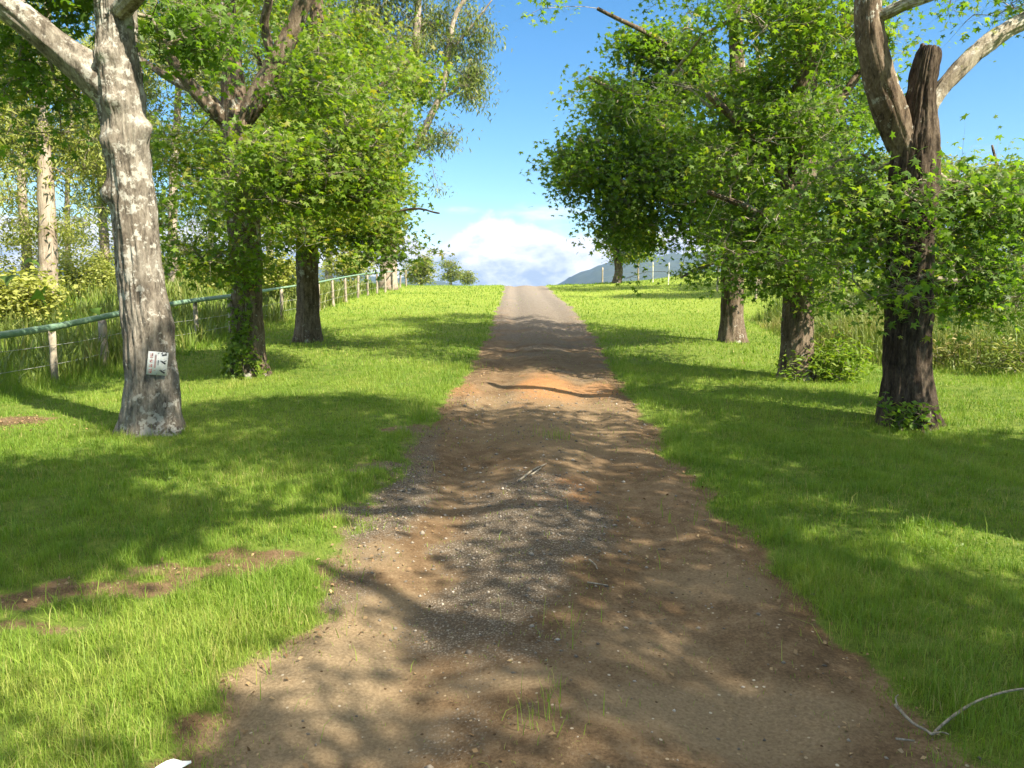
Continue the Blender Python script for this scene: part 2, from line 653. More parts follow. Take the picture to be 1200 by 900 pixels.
M_GROUND = ground_mat('turf_and_track_earth')
GREEN_STOPS = [(0, (.065, .125, .022)), (.35, (.112, .205, .030)), (.65, (.175, .27, .040)), (.85, (.245, .31, .055)), (1, (.30, .28, .06))]
M_GRASS = foliage_mat('grass_blades', [(0, (.085, .165, .022)), (.4, (.165, .275, .036)), (.75, (.25, .345, .055)), (.92, (.32, .35, .09)),
                                       (1, (.42, .35, .16))], .42, (1.15, 1.25, .5), .4, .3)
M_REED = foliage_mat('tall_dry_grass', [(0, (.09, .15, .022)), (.45, (.17, .225, .045)), (.8, (.27, .26, .09)), (1, (.38, .32, .15))], .35,
                     (1.1, 1.1, .7))
M_LEAF = foliage_mat('avenue_leaf', GREEN_STOPS, .55, (1.2, 1.3, .4))
M_LEAF_DK = foliage_mat('avenue_leaf_deep', [(0, (.064, .13, .026)), (.4, (.112, .21, .034)), (.75, (.175, .275, .044)), (1, (.28, .32, .06))], .55,
                        (1.2, 1.3, .4))
M_GUM = foliage_mat('gum_leaf', [(0, (.075, .11, .03)), (.5, (.15, .20, .045)), (1, (.25, .27, .07))], .4, (1.1, 1.2, .6))
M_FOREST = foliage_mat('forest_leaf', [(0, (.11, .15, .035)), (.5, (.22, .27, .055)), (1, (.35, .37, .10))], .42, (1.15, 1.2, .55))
M_WEED = foliage_mat('weed_leaf', [(0, (.07, .14, .015)), (.5, (.14, .24, .025)), (1, (.24, .30, .05))], .45, (1.2, 1.3, .4))
M_DEAD = foliage_mat('dead_leaf', [(0, (.10, .055, .025)), (.5, (.24, .15, .07)), (1, (.42, .30, .16))], .2, (1, .9, .7))
M_BARK_W = bark_mat('pale_lichened_bark', (.05, .044, .036), (.18, .162, .135), (.32, .298, .255), (.38, .37, .33), .46)
M_BARK = bark_mat('grey_brown_bark', (.045, .033, .023), (.145, .11, .078), (.27, .22, .165), (.38, .37, .32), .30)
M_BARK_D = bark_mat('dark_furrowed_bark', (.016, .011, .008), (.062, .047, .034), (.145, .115, .085), (.26, .24, .20), .10)
M_BARK_M = bark_mat('mossy_pale_bark', (.10, .085, .06), (.26, .23, .18), (.42, .38, .31), (.5, .48, .42), .4, .25, (.20, .22, .05))
M_GUMBARK = bark_mat('smooth_gum_bark', (.20, .165, .13), (.36, .30, .24), (.50, .44, .37), None, 0, .12)
M_TWIG = plain_mat('grey_twig', (.11, .09, .065), (.34, .30, .23), 30, .85)
_t = M_TWIG.node_tree
_p = [n for n in _t.nodes if n.type == 'BSDF_PRINCIPLED'][0]
_c = _p.inputs['Base Color'].links[0].from_socket
_t.links.new(mixrgb(_t, mrange(_t, attr(_t, 'tint'), -.5, -.9), _c, (.50, .45, .36)), _p.inputs['Base Color'])
M_POST = plain_mat('weathered_post', (.14, .115, .085), (.42, .37, .29), 18, .9, (1, 1, .15), .6, .01)
M_RAIL = plain_mat('faded_green_paint', (.10, .20, .13), (.21, .31, .22), 8, .5, None, .15, .003, .4)
M_WIRE = plain_mat('galvanised_wire', (.22, .23, .22), (.4, .41, .4), 40, .5)
M_STAKE = plain_mat('white_stake', (.55, .54, .48), (.78, .77, .70), 25, .7)
M_STONE = None

# ------------------------------------------------------------------ ground + track (one grid, parted into two meshes along the track edge)
def axis_rows():
    y = [-14.0]
    while y[-1] < 62:
        d = abs(y[-1])
        y.append(y[-1] + (max(.03, .0065 * d) if y[-1] > 1.5 else max(.05, .08 * (1.5 - y[-1]))))
    a = y
    s = .5
    up = [a[-1]]
    while up[-1] < 5000:
        s *= 1.14
        up.append(up[-1] + s)
    dn = [a[0]]
    s = 1.0
    while dn[-1] > -3000:
        s *= 1.3
        dn.append(dn[-1] - s)
    return np.array(dn[:0:-1] + a + up[1:])


def axis_cols():
    a = list(np.arange(-2.2, 2.6, .035))
    r = [a[-1]]
    s = .04
    while r[-1] < 4000:
        s = s * 1.06 if r[-1] < 12 else s * 1.14
        r.append(r[-1] + s)
    l = [a[0]]
    s = .04
    while l[-1] > -4000:
        s = s * 1.06 if l[-1] > -12 else s * 1.14
        l.append(l[-1] - s)
    return np.array(l[:0:-1] + a + r[1:])


RY, CX = axis_rows(), axis_cols()
GX, GY = np.meshgrid(CX, RY)
GZ = H(GX, GY)
DM = dirt_mask(GX, GY) * sstep(300, 120, np.hypot(GX, GY))
tg = track_grass(GX, GY)


def blob(X, Y, pts, wob=.6, seed=81):
    m = np.zeros_like(X)
    n = fbm(X * 2.2, Y * 2.2, octv=4, seed=seed) - .5
    for px, py, rx, ry, s in pts:
        g = G(px, py)
        m = np.maximum(m, s * sstep(1.25, .45, np.hypot((X - g[0]) / rx, (Y - g[1]) / ry) + n * wob * 2))
    return m


GRAV = blob(GX, GY, [(590, 625, .55, 1.5, 1), (560, 700, .35, .7, .9), (600, 760, .3, .35, .7), (450, 590, .5, 1.2, 1), (430, 560, .4, .8, 1),
                     (400, 690, .22, .4, .7), (640, 590, .5, 1.4, .95), (660, 420, 1.0, 3, .55), (630, 365, 1.8, 16, 1), (480, 520, .4, 1.2, .8),
                     (540, 850, .25, .25, .6), (560, 800, .18, .4, .5)])
GRAV = np.maximum(GRAV, .25 * (fbm(GX * 1.1, GY * .5, octv=3, seed=85) > .56))
ORA = blob(GX, GY, [(640, 455, .55, 1.5, .75), (700, 455, .3, .8, .5), (655, 570, .3, .35, .6), (650, 590, .3, .2, .6), (540, 455, .3, .8, .35)], .5, 91)
SAND = blob(GX, GY, [(380, 790, .35, .42, 1), (430, 720, .30, .4, .8), (330, 860, .3, .3, .8), (450, 850, .25, .2, .7), (600, 795, .35, .1, .6),
                     (870, 830, .6, .28, .7), (760, 760, .4, .3, .45), (420, 650, .35, .3, .7), (640, 480, 1.2, 2.6, .4),
                     (830, 685, .4, .25, .5)], .6, 95)
idx = np.arange(GX.size).reshape(GX.shape)
quads = np.stack([idx[:-1, :-1], idx[:-1, 1:], idx[1:, 1:], idx[1:, :-1]], -1).reshape(-1, 4)
inroad = ((GX > edge_l(GY) - .0) & (GX < edge_r(GY) + .0) & (np.abs(GY - 20) < 36)).ravel()
fq = inroad[quads].sum(1) >= 3
gv = np.stack([GX, GY, GZ], -1).reshape(-1, 3)
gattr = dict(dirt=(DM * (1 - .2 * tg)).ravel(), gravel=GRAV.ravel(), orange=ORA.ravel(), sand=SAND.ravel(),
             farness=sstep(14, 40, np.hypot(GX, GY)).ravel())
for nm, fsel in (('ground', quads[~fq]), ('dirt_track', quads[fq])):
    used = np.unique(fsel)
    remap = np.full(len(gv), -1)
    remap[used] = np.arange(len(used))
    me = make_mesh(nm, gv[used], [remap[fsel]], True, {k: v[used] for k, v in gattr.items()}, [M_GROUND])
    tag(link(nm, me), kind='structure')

# ------------------------------------------------------------------ trees
def leaf_template(kind):
    """local (along, across, up), faces, for a leaf of unit length"""
    if kind == 'star':
        tips = [(0, 1.0), (52, .86), (-52, .86), (108, .58), (-108, .58)]
        notch = [(26, .42), (-26, .42), (80, .36), (-80, .36), (150, .16), (-150, .16)]
        pts = [(0, 0)] + tips + notch
        v = [(r * math.cos(math.radians(a)), r * math.sin(math.radians(a)), -.22 * r * r) for a, r in [(0, 0.0)] + tips + notch]
        f = [(0, 7, 1, 6), (0, 6, 2, 8), (0, 9, 3, 7), (0, 8, 4, 10), (0, 11, 5, 9)]
        return np.array(v), np.array(f)
    if kind == 'lobe':
        v = [(0, 0, 0), (.35, .55, -.05), (1, 0, -.2), (.35, -.55, -.05), (.5, .1, .06), (.5, -.1, .06)]
        v = [(0, 0, 0), (.12, .52, -.1), (.5, .20, .0), (1, 0, -.22), (.5, -.20, 0), (.12, -.52, -.1)]
        return np.array(v), np.array([(0, 1, 2, 3), (0, 3, 4, 5)][::1])[:, ::-1]
    if kind == 'long':
        v = [(0, 0, 0), (.45, .13, .02), (1, 0, -.18), (.45, -.13, .02)]
        return np.array(v), np.array([(0, 3, 2, 1)])
    if kind == 'oval':
        v = [(0, 0, 0), (.5, .30, .05), (1, 0, -.12), (.5, -.30, .05)]
        return np.array(v), np.array([(0, 3, 2, 1)])


def add_leaves(geo, pos, size, kind, hang=.35, tint=None, r=None, lean=None):
    """leaves at pos: blades roughly facing the sky, tips drooping by hang"""
    r = r or rng
    n = len(pos)
    a = r.uniform(0, 2 * np.pi, n)
    el = -hang + r.normal(0, .38, n)
    ax = np.stack([np.cos(a) * np.cos(el), np.sin(a) * np.cos(el), np.sin(el)], -1)
    if lean is not None:
        ax = ax * .6 + lean
        ax /= np.linalg.norm(ax, axis=1)[:, None] + 1e-9
    up = np.array([0.12, -.1, 1.0]) + r.normal(0, .6, (n, 3))
    nrm = up - ax * (up * ax).sum(1)[:, None]
    nrm /= np.linalg.norm(nrm, axis=1)[:, None] + 1e-9
    sd_ = np.cross(nrm, ax)
    tv, tf = leaf_template(kind)
    s = size * r.uniform(.5, 1.3, n)
    V = pos[:, None, :] + s[:, None, None] * (tv[None, :, 0, None] * ax[:, None, :] + tv[None, :, 1, None] * sd_[:, None, :]
                                             + tv[None, :, 2, None] * nrm[:, None, :])
    k = len(tv)
    Fc = (tf[None] + (np.arange(n) * k)[:, None, None]).reshape(-1, tf.shape[1])
    ti = np.repeat(np.clip(tint, 0, 1), k)
    geo.add(V.reshape(-1, 3), Fc, ti)


def grow(limbs, ell, n, seed, droop=.25, reach=1.0, clump=.0, step=.45):
    """branches from the limbs out to points scattered through the crown; returns nodes, parents, and twig tips"""
    r = np.random.default_rng(seed)
    nodes, par, fixed = [], [], []
    for c in limbs:
        for i, q in enumerate(c):
            nodes.append(q[:3])
            par.append(-1)
            fixed.append(True)
    nodes = np.array(nodes)
    N0 = len(nodes)
    w_ = np.array([e[6] * e[3] * e[4] * e[5] if len(e) > 6 else e[3] * e[4] * e[5] for e in ell])
    pick = r.choice(len(ell), size=int(n * (3.0 if clump else 1.2)), p=w_ / w_.sum())
    d = r.normal(size=(len(pick), 3))
    d /= np.linalg.norm(d, axis=1)[:, None]
    rad = r.uniform(0, 1, len(pick)) ** (1 / 2.4)
    E = np.array([e[:6] for e in ell])[pick]
    T = E[:, :3] + d * rad[:, None] * E[:, 3:6]
    if clump:
        f = fbm(T[:, 0] * clump, T[:, 1] * clump, T[:, 2] * clump * 1.5, 2, seed)
        T = T[np.argsort(-f + r.normal(0, .04, len(f)))[:n]]
    else:
        T = T[:n]
    dist = np.array([np.min(np.linalg.norm(nodes - t, axis=1)) for t in T])
    T = T[np.argsort(dist)]
    cap = N0 + len(T) * 7 + 10
    A = np.zeros((cap, 3))
    A[:N0] = nodes
    D = np.zeros((cap, 3))
    pa = np.full(cap, -1)
    m = N0
    tips = []
    for t in T:
        dv = t - A[:m]
        dl = np.sqrt((dv ** 2).sum(1))
        # prefer to leave from below / in the same direction
        cost = dl * (1.0 + .35 * (dv[:, 2] < -.3 * dl))
        j = int(np.argmin(cost))
        L = dl[j]
        if L < .05:
            continue
        k = int(min(6, max(2, round(L / step))))
        p0 = A[j]
        dd = D[j] if np.any(D[j]) else np.array([0, 0, .4])
        prev = j
        side = r.normal(0, .10 * L, 3)
        for q in range(1, k + 1):
            u = q / k
            p = p0 + (t - p0) * u + dd * L * .30 * u * (1 - u) + side * np.sin(np.pi * u)
            p[2] += droop * L * (u * (1 - u)) * 1.2
            A[m] = p
            D[m] = (t - p0) / L
            pa[m] = prev
            prev = m
            m += 1
        tips.append(prev)
    return A[:m], pa[:m], N0, tips, r


def branch_geo(geo, A, pa, N0, r_tip, r_max, seg_big=6, tint=None):
    m = len(A)
    cnt = np.zeros(m)
    has = np.zeros(m, bool)
    for i in range(m - 1, N0 - 1, -1):
        if not has[i]:
            cnt[i] = 1
        p = pa[i]
        if p >= 0:
            cnt[p] += cnt[i]
            has[p] = True
    rad = np.minimum(r_tip * np.maximum(cnt, 1) ** .46, r_max)
    i = np.arange(N0, m)
    p = pa[i]
    a, b = A[p], A[i]
    rb = rad[i]
    ra = np.where(p >= N0, np.minimum(rad[p], rb * 1.6), rb * 1.25)
    t = b - a
    L = np.linalg.norm(t, axis=1)[:, None] + 1e-9
    t = t / L
    ref = np.where(np.abs(t[:, 2:3]) < .9, np.array([[0, 0, 1.]]), np.array([[1., 0, 0]]))
    u = np.cross(t, ref)
    u /= np.linalg.norm(u, axis=1)[:, None]
    v = np.cross(t, u)
    for sel, sg in ((rb > .012, seg_big), (rb <= .012, 3)):
        if not sel.any():
            continue
        an = np.linspace(0, 2 * np.pi, sg, endpoint=False)
        cs, sn = np.cos(an), np.sin(an)
        off = cs[None, :, None] * u[sel][:, None, :] + sn[None, :, None] * v[sel][:, None, :]
        R0 = a[sel][:, None, :] + off * ra[sel][:, None, None]
        R1 = b[sel][:, None, :] + off * rb[sel][:, None, None]
        V = np.concatenate([R0, R1], 1).reshape(-1, 3)
        q = np.array([(k, (k + 1) % sg, sg + (k + 1) % sg, sg + k) for k in range(sg)])
        Fc = (q[None] + (np.arange(int(sel.sum())) * 2 * sg)[:, None, None]).reshape(-1, 4)
        geo.add(V, Fc, np.clip(rb[sel] * 10, 0, 1).repeat(2 * sg) if tint is None else tint)


def crown(root, base, limbs, ell, n, seed, leaf='star', size=.10, per=26, spread=(.27, .15), lm=None, bm=None, droop=.25, r_tip=.0055,
          r_max=.06, clump=.0, hang=.35, tint0=.45, bare=None, bark_name='branch'):
    A, pa, N0, tips, r = grow(limbs, ell, n, seed, droop, clump=clump)
    g = Geo()
    branch_geo(g, A, pa, N0, r_tip, r_max)
    if bare:                                  # dead twigs without leaves that show pale through the crown
        A2, pa2, N2, t2, r2 = grow(limbs, bare[0], bare[1], bare[2], .15, step=.3)
        branch_geo(g, A2, pa2, N2, .005, .025, tint=-1.0)
    # leaves around the outer twigs
    tips = np.array(tips)
    par = pa[tips]
    seg = A[tips] - A[par]
    k = len(tips)
    pi = np.repeat(np.arange(k), per)
    u = r.uniform(-.25, 1.25, len(pi))
    pos = A[par][pi] + seg[pi] * u[:, None]
    pos[:, :2] += r.normal(0, spread[0], (len(pi), 2))
    pos[:, 2] += r.normal(0, spread[1], len(pi)) - .05
    # little leaf stalks
    tw = r.uniform(0, 1, len(pi)) < .30
    a = A[par][pi][tw] + seg[pi][tw] * np.clip(u[tw], 0, 1)[:, None]
    b = pos[tw]
    d = b - a
    L = np.linalg.norm(d, axis=1)[:, None] + 1e-9
    s = np.cross(d / L, np.array([.1, .2, 1.]))
    s /= np.linalg.norm(s, axis=1)[:, None] + 1e-9
    v2 = np.cross(d / L, s)
    rr = r_tip * .45
    V = np.stack([a + s * rr, a - s * rr * .5 + v2 * rr, a - s * rr * .5 - v2 * rr, b], 1).reshape(-1, 3)
    q = np.array([(0, 1, 3), (1, 2, 3), (2, 0, 3)])
    g.add(V, (q[None] + (np.arange(len(a)) * 4)[:, None, None]).reshape(-1, 3), .05)
    g.build(bark_name, bm or M_TWIG, root, base)
    tt = tint0 + .14 * r.normal(size=k)[pi] + r.normal(0, .17, len(pi))
    tt += .35 * (fbm(pos[:, 0] * .8, pos[:, 1] * .8, pos[:, 2] * .8, 2, seed + 5) - .5)
    lg = Geo()
    add_leaves(lg, pos, size, leaf, hang, tt, r)
    lg.build('crown', lm or M_LEAF, root, base)
    return A


def gz(x, y):
    return float(H(np.array([x], float), np.array([y], float))[0])


def PX(px, py, d, r):
    return (*P(px, py, d), r)


def E(px, py, d, rpx, rpy, ry, wgt=1.0):
    """an ellipsoid of foliage about the point seen at a pixel, radii across and up in px at that distance, ry metres deep"""
    c = P(px, py, d)
    return (c[0], c[1], c[2], rpx * d / F, ry, rpy * d / F, wgt)


def tree(name, label, base, trunk, limbs, group, tm, seg=48, bark=.02, flare=.45, n=10, seed=1, cat='tree', lm_bark=None, ragged=0, knobs=(), fs=9.0):
    """root with a trunk and limbs; returns root, base and the limb curves the crown grows from"""
    root = empty(name, base)
    tag(root, label, cat, group)
    g = Geo()
    cs = [tube(g, trunk, seg, n, bark, flare, seed=seed, ragged=ragged, knobs=knobs, fs=fs)]
    g.build('trunk', tm, root, base, True)
    for i, l in enumerate(limbs):
        g = Geo()
        mt = lm_bark[i] if lm_bark else tm
        rg = l[0] if isinstance(l[0], (int, float)) else 0
        pts = l[1:] if rg else l
        cs.append(tube(g, pts, max(10, seg // 2), n, bark * .6, 0, seed=seed + 3 + i, ragged=rg, fs=fs))
        g.build('limb', mt, root, base, True)
    return root, base, cs


AV = 'avenue trees lining the track'

# ---- left avenue, first tree with the sign: pale lichened trunk forking high up
d = 8.0
b = G(180, 506)
d = b[1]
base = np.array([b[0], b[1], gz(b[0], b[1]) - .06])
trunk = [(*base, .275), PX(179, 440, d, .25), PX(168, 350, d, .23), PX(157, 250, d, .22), PX(147, 160, d, .215), PX(138, 95, d, .24),
         PX(136, 40, d + .05, .195), PX(135, -30, d + .1, .18), PX(150, -150, d + .2, .15), PX(175, -300, d + .3, .10)]
limbs = [[PX(152, 132, d, .16), PX(118, 96, d - .02, .20), PX(75, 62, d - .1, .165), PX(35, 28, d - .2, .15), PX(-10, -10, d - .3, .14),
          PX(-90, -90, d - .4, .11), PX(-150, -190, d - .5, .07)],
         [PX(135, 20, d, .10), PX(205, -60, d - .6, .085), PX(300, -150, d - 1.2, .05)]]
LT1, LT1b, cs = tree('avenue_tree', 'pale lichen covered tree with a small white sign nailed to its trunk', base, trunk, limbs, AV, M_BARK_W, 110,
                     .026, .42, 16, 1, fs=11.0, knobs=((3.95, 4.75, .10, .09), (3.5, 4.95, .11, .08), (3.25, 6.1, .12, .09), (2.6, 3.6, .14, .09), (1.2, 6.0, .2, .05), (3.1, 4.3, .16, .06)))
LT1_trunk = cs[0]
crown(LT1, LT1b, cs[:1] + cs[1:], [E(60, -30, d + .5, 170, 45, .9, 1.0), E(210, -25, d + .9, 90, 45, .8, 1.2), E(40, 90, d + 1.4, 80, 70, .8, .3),
                                  E(222, 40, d + .6, 45, 40, .5, .9), E(-60, -200, d + .5, 200, 120, 1.6, .5), E(260, -330, d + 1, 200, 110, 1.8, .3)], 430, 11, 'star', .085, 28, lm=M_LEAF_DK,
      tint0=.35, clump=.6)

# ---- left avenue, second tree: ivy on the trunk, forked, with a broken limb
b = G(294, 440)
d2 = b[1]
base = np.array([b[0], b[1], gz(b[0], b[1]) - .06])
d = d2
trunk = [(*base, .30), PX(290, 400, d, .265), PX(289, 330, d, .255), PX(285, 250, d, .27), PX(280, 180, d, .25), PX(275, 140, d, .24),
         PX(272, 70, d, .155), PX(266, 10, d, .14), PX(262, -80, d, .12), PX(270, -220, d, .08)]
limbs = [[PX(278, 150, d, .15), PX(305, 110, d - .05, .19), PX(325, 70, d - .1, .16), PX(345, 30, d - .1, .14), PX(362, -20, d - .2, .12), PX(400, -130, d - .4, .08)],
         [.10, PX(272, 150, d, .12), PX(250, 128, d - .2, .13), PX(222, 98, d - .4, .105), PX(195, 62, d - .6, .07)],
         [PX(275, 140, d, .08), PX(240, 112, d + .4, .075), PX(205, 95, d + .7, .07), PX(150, 60, d + 1.2, .05)],
         [PX(322, 75, d - .1, .07), PX(310, 30, d - .3, .07), PX(315, -10, d - .5, .06), PX(300, -90, d - .6, .05)]]
LT2, LT2b, cs = tree('avenue_tree', 'second tree on the left with ivy up its brown trunk and a broken limb', base, trunk, limbs, AV, M_BARK, 72,
                     .024, .30, 12, 2, knobs=((2.6, 5.2, .12, .07), (2.2, 1.6, .12, .06)))
LT2_trunk = cs[0]
crown(LT2, LT2b, cs, [E(330, 215, d - 1.0, 115, 70, 1.6, 1.3), E(250, 250, d - .9, 80, 75, 1.2, 1.1), E(220, 190, d + .8, 70, 90, 1.2, .6), E(390, 150, d - .6, 85, 95, 1.5, .9), E(215, 270, d - .8, 60, 45, .9, .9), E(420, 90, d - .3, 60, 60, 1.0, .5),
                      E(280, 300, d - 1.4, 90, 25, .8, .9), E(380, -160, d, 200, 130, 2.4, .15), E(250, 40, d + 1.2, 80, 50, .8, .25)], 980, 12, 'star', .08, 30,
      tint0=.58, clump=.9, bare=([E(300, 260, d - 1.6, 110, 50, .8), E(240, 290, d - 1.0, 60, 40, .6), E(350, 190, d - 1.5, 70, 60, .6)], 46, 112))


# ---- left avenue, third tree
b = G(361, 400)
d3 = b[1]
d = d3
base = np.array([b[0], b[1], gz(b[0], b[1]) - .06])
trunk = [(*base, .31), PX(361, 370, d, .275), PX(360, 320, d, .26), PX(362, 240, d, .26), PX(368, 150, d, .22), PX(372, 60, d, .18), PX(370, -60, d, .12), PX(372, -150, d, .07)]
limbs = [[PX(364, 200, d, .10), PX(420, 130, d - .5, .08), PX(480, 70, d - .8, .05)], [PX(364, 230, d, .09), PX(330, 160, d + .4, .08), PX(300, 60, d + .6, .05)],
         [PX(362, 280, d, .05), PX(420, 262, d - 1, .035), PX(480, 245, d - 2, .022), PX(515, 250, d - 2.4, .012)]]
LT3, LT3b, cs = tree('avenue_tree', 'third tree on the left whose bright crown reaches out over the grass', base, trunk, limbs, AV, M_BARK, 56, .024, .3, 8, 3)
crown(LT3, LT3b, cs, [E(400, 90, d - .5, 105, 100, 2.6, 1.2), E(410, 205, d - .8, 75, 65, 2.0, 1.1), E(430, 110, d - .6, 55, 75, 1.6, 1.2), E(445, 250, d - 1.5, 40, 40, 1.0, .7), E(445, 295, d - 2.2, 45, 20, .8, .7), E(500, 285, d - 2.6, 40, 20, .7, .4), E(360, 250, d - 1.2, 95, 45, 2.0, .9), E(440, 265, d - 2.0, 55, 30, 1.0, .7),
                      E(505, 262, d - 2.4, 38, 42, .8, 1.6), E(490, 130, d - 1.2, 40, 70, 1.4, .6), E(330, -40, d, 150, 80, 2.6, .35), E(290, 140, d + 1, 70, 110, 2.0, .6), E(430, 20, d - .5, 70, 60, 2, .6)], 1650, 13, 'star', .095, 29,
      tint0=.66, clump=.6)

# ---- right avenue, first tree: dark furrowed trunk, broken stub between two limbs
b = G(1064, 497)
d = b[1]
base = np.array([b[0], b[1], gz(b[0], b[1]) - .06])
trunk = [(*base, .28), PX(1063, 440, d, .245), PX(1065, 360, d, .235), PX(1068, 260, d, .235), PX(1073, 180, d, .235), PX(1079, 120, d, .155), PX(1084, 85, d, .14), PX(1088, 66, d, .125), PX(1090, 56, d, .10)]
limbs = [[PX(1066, 190, d, .14), PX(1046, 140, d - .05, .165), PX(1028, 85, d - .1, .15), PX(1018, 30, d - .1, .14), PX(1020, -30, d - .1, .125), PX(1040, -130, d, .09)],
         [PX(1080, 160, d, .07), PX(1096, 115, d + .05, .075), PX(1130, 75, d + .1, .09), PX(1165, 45, d + .15, .095), PX(1220, 10, d + .2, .085), PX(1300, -60, d + .3, .06)],
         [PX(1020, 25, d - .1, .06), PX(1060, 5, d - .3, .06), PX(1100, -8, d - .5, .05), PX(1160, -40, d - .8, .035)]]
RT1, RT1b, cs = tree('avenue_tree', 'dark furrowed trunk on the right with a snapped stub between two limbs', base, trunk, limbs, AV, M_BARK_D, 110, .032, .42, 16, 4,
                     lm_bark=[M_BARK, M_BARK_M, M_BARK_M], ragged=.06)
RT1_trunk = cs[0]
crown(RT1, RT1b, cs, [E(1072, 210, d - .3, 45, 45, .3, 1.2), E(1130, 200, d + .4, 50, 45, .6, .6), E(1190, 250, d + .4, 40, 60, .8, .6), E(1070, 345, d - .3, 45, 22, .35, .9), E(1000, 300, d + .5, 60, 70, .8, .6), E(1150, 315, d + .6, 60, 65, .8, .8), E(1130, 250, d + .5, 50, 50, .5, .6),
                      E(1150, 240, d + .6, 60, 60, .9, .6), E(1170, -20, d + .6, 90, 35, .9, .3), E(990, 230, d + .6, 50, 50, .8, .5)], 440, 14, 'star', .07, 26,
      lm=M_LEAF_DK, tint0=.5, clump=1.0, r_max=.03)

# ---- right avenue, second tree
b = G(934, 443)
d = b[1]
base = np.array([b[0], b[1], gz(b[0], b[1]) - .06])
trunk = [(*base, .28), PX(934, 400, d, .25), PX(936, 320, d, .235), PX(940, 220, d, .23), PX(942, 120, d, .19), PX(945, 20, d, .16), PX(940, -120, d, .11), PX(935, -240, d, .06)]
limbs = [[PX(938, 240, d, .09), PX(890, 170, d - .5, .07), PX(830, 110, d - 1.0, .05)], [PX(941, 180, d, .09), PX(990, 110, d + .2, .07), PX(1040, 40, d + .3, .05)],
         [PX(937, 290, d, .06), PX(890, 250, d - .7, .05), PX(830, 225, d - 1.2, .035)]]
RT2, RT2b, cs = tree('avenue_tree', 'second tree on the right, lichen spotted trunk in bright weeds', base, trunk, limbs, AV, M_BARK, 72, .024, .3, 10, 5)
RT2_base = base
crown(RT2, RT2b, cs, [E(880, 110, d - .6, 120, 110, 1.8, 1.1), E(950, 230, d - .4, 110, 90, 1.5, 1.1), E(880, 300, d - .4, 90, 50, 1.2, .8), E(960, 330, d - .5, 60, 40, .8, .9), E(960, 40, d, 110, 80, 1.6, .8),
                      E(920, -160, d, 220, 120, 2.8, .3), E(1000, 130, d + 1, 50, 80, 1.0, .4)], 960, 15, 'star', .08, 30, lm=M_LEAF, tint0=.42, clump=.9, bare=([E(880, 240, d - 1.2, 60, 60, .6), E(960, 290, d - .8, 50, 50, .5)], 26, 115))


# ---- right avenue, third tree: the broad crown that leans over the track
b = G(858, 401)
d = b[1]
base = np.array([b[0], b[1], gz(b[0], b[1]) - .06])
trunk = [(*base, .30), PX(858, 370, d, .265), PX(858, 310, d, .25), PX(862, 230, d, .23), PX(866, 140, d, .19), PX(862, 40, d, .15), PX(855, -60, d, .10), PX(850, -150, d, .06)]
limbs = [[PX(862, 240, d, .09), PX(800, 170, d - .7, .075), PX(740, 120, d - 1.2, .055), PX(690, 90, d - 1.6, .035)],
         [PX(860, 290, d, .08), PX(800, 240, d - .8, .06), PX(730, 205, d - 1.2, .05), PX(660, 200, d - 1.4, .03)],
         [PX(865, 150, d, .08), PX(790, 60, d - .4, .06), PX(700, 10, d - .8, .035)], [PX(859, 300, d, .05), PX(825, 312, d - .8, .035), PX(798, 325, d - 1.3, .018)]]
RT3, RT3b, cs = tree('avenue_tree', 'third tree on the right, broad dark crown leaning over the track', base, trunk, limbs, AV, M_BARK, 56, .024, .3, 8, 6)
crown(RT3, RT3b, cs, [E(775, 110, d - .6, 85, 90, 2.2, 1.1), E(790, 230, d - .6, 95, 65, 2.2, 1.2), E(740, 30, d - .6, 100, 35, 1.6, .9), E(675, 195, d - 1.2, 55, 32, 1.2, 3.5), E(700, 100, d - 1.2, 45, 40, 1.2, .9), E(720, 255, d - 1.2, 45, 28, 1.2, .9),
                      E(800, 320, d - 1.6, 70, 38, 1.2, 1.0), E(778, 347, d - 1.8, 42, 15, .7, 3.0), E(870, 130, d, 90, 140, 2.4, .7), E(840, -60, d, 170, 60, 3, .4), E(850, 300, d - 1.2, 70, 55, 1.2, .9), E(665, 25, d - 1, 50, 22, 1, 2.0), E(690, 150, d - 1, 30, 20, .8, .5)], 1500, 16,
      'star', .10, 29, lm=M_LEAF_DK, tint0=.5, clump=.55, bare=([E(820, 230, d - 2.0, 60, 50, .6), E(750, 120, d - 1.8, 60, 50, .6), E(800, 270, d - 2.2, 50, 30, .5)], 46, 116))




# ---- avenue trees that stand beside and behind the camera and throw the shade on the track
def side_tree(x, y, label, seed, ell, n, limbs_to=(), lm=None, size=.115, per=24, h=9.0):
    base = np.array([x, y, gz(x, y) - .06])
    z0 = base[2]
    tr = [(x, y, z0, .34), (x, y, z0 + 1.2, .29), (x + .1, y - .1, z0 + 3.0, .26), (x, y, z0 + h * .55, .2), (x - .1, y + .1, z0 + h * .8, .12), (x, y, z0 + h, .05)]
    ls = [[(x, y, z0 + 2.6 + .3 * i, .10), ((x + l[0]) / 2, (y + l[1]) / 2, (z0 + 3.0 + l[2]) / 2 + .5, .08), (*l, .04)] for i, l in enumerate(limbs_to)]
    rt, bb, cs = tree('avenue_tree', label, base, tr, ls, AV, M_BARK, 40, .024, .3, 8, seed)
    crown(rt, bb, cs, ell, n, seed + 40, 'lobe', size, per, lm=lm, tint0=.45, clump=.95)
    return rt


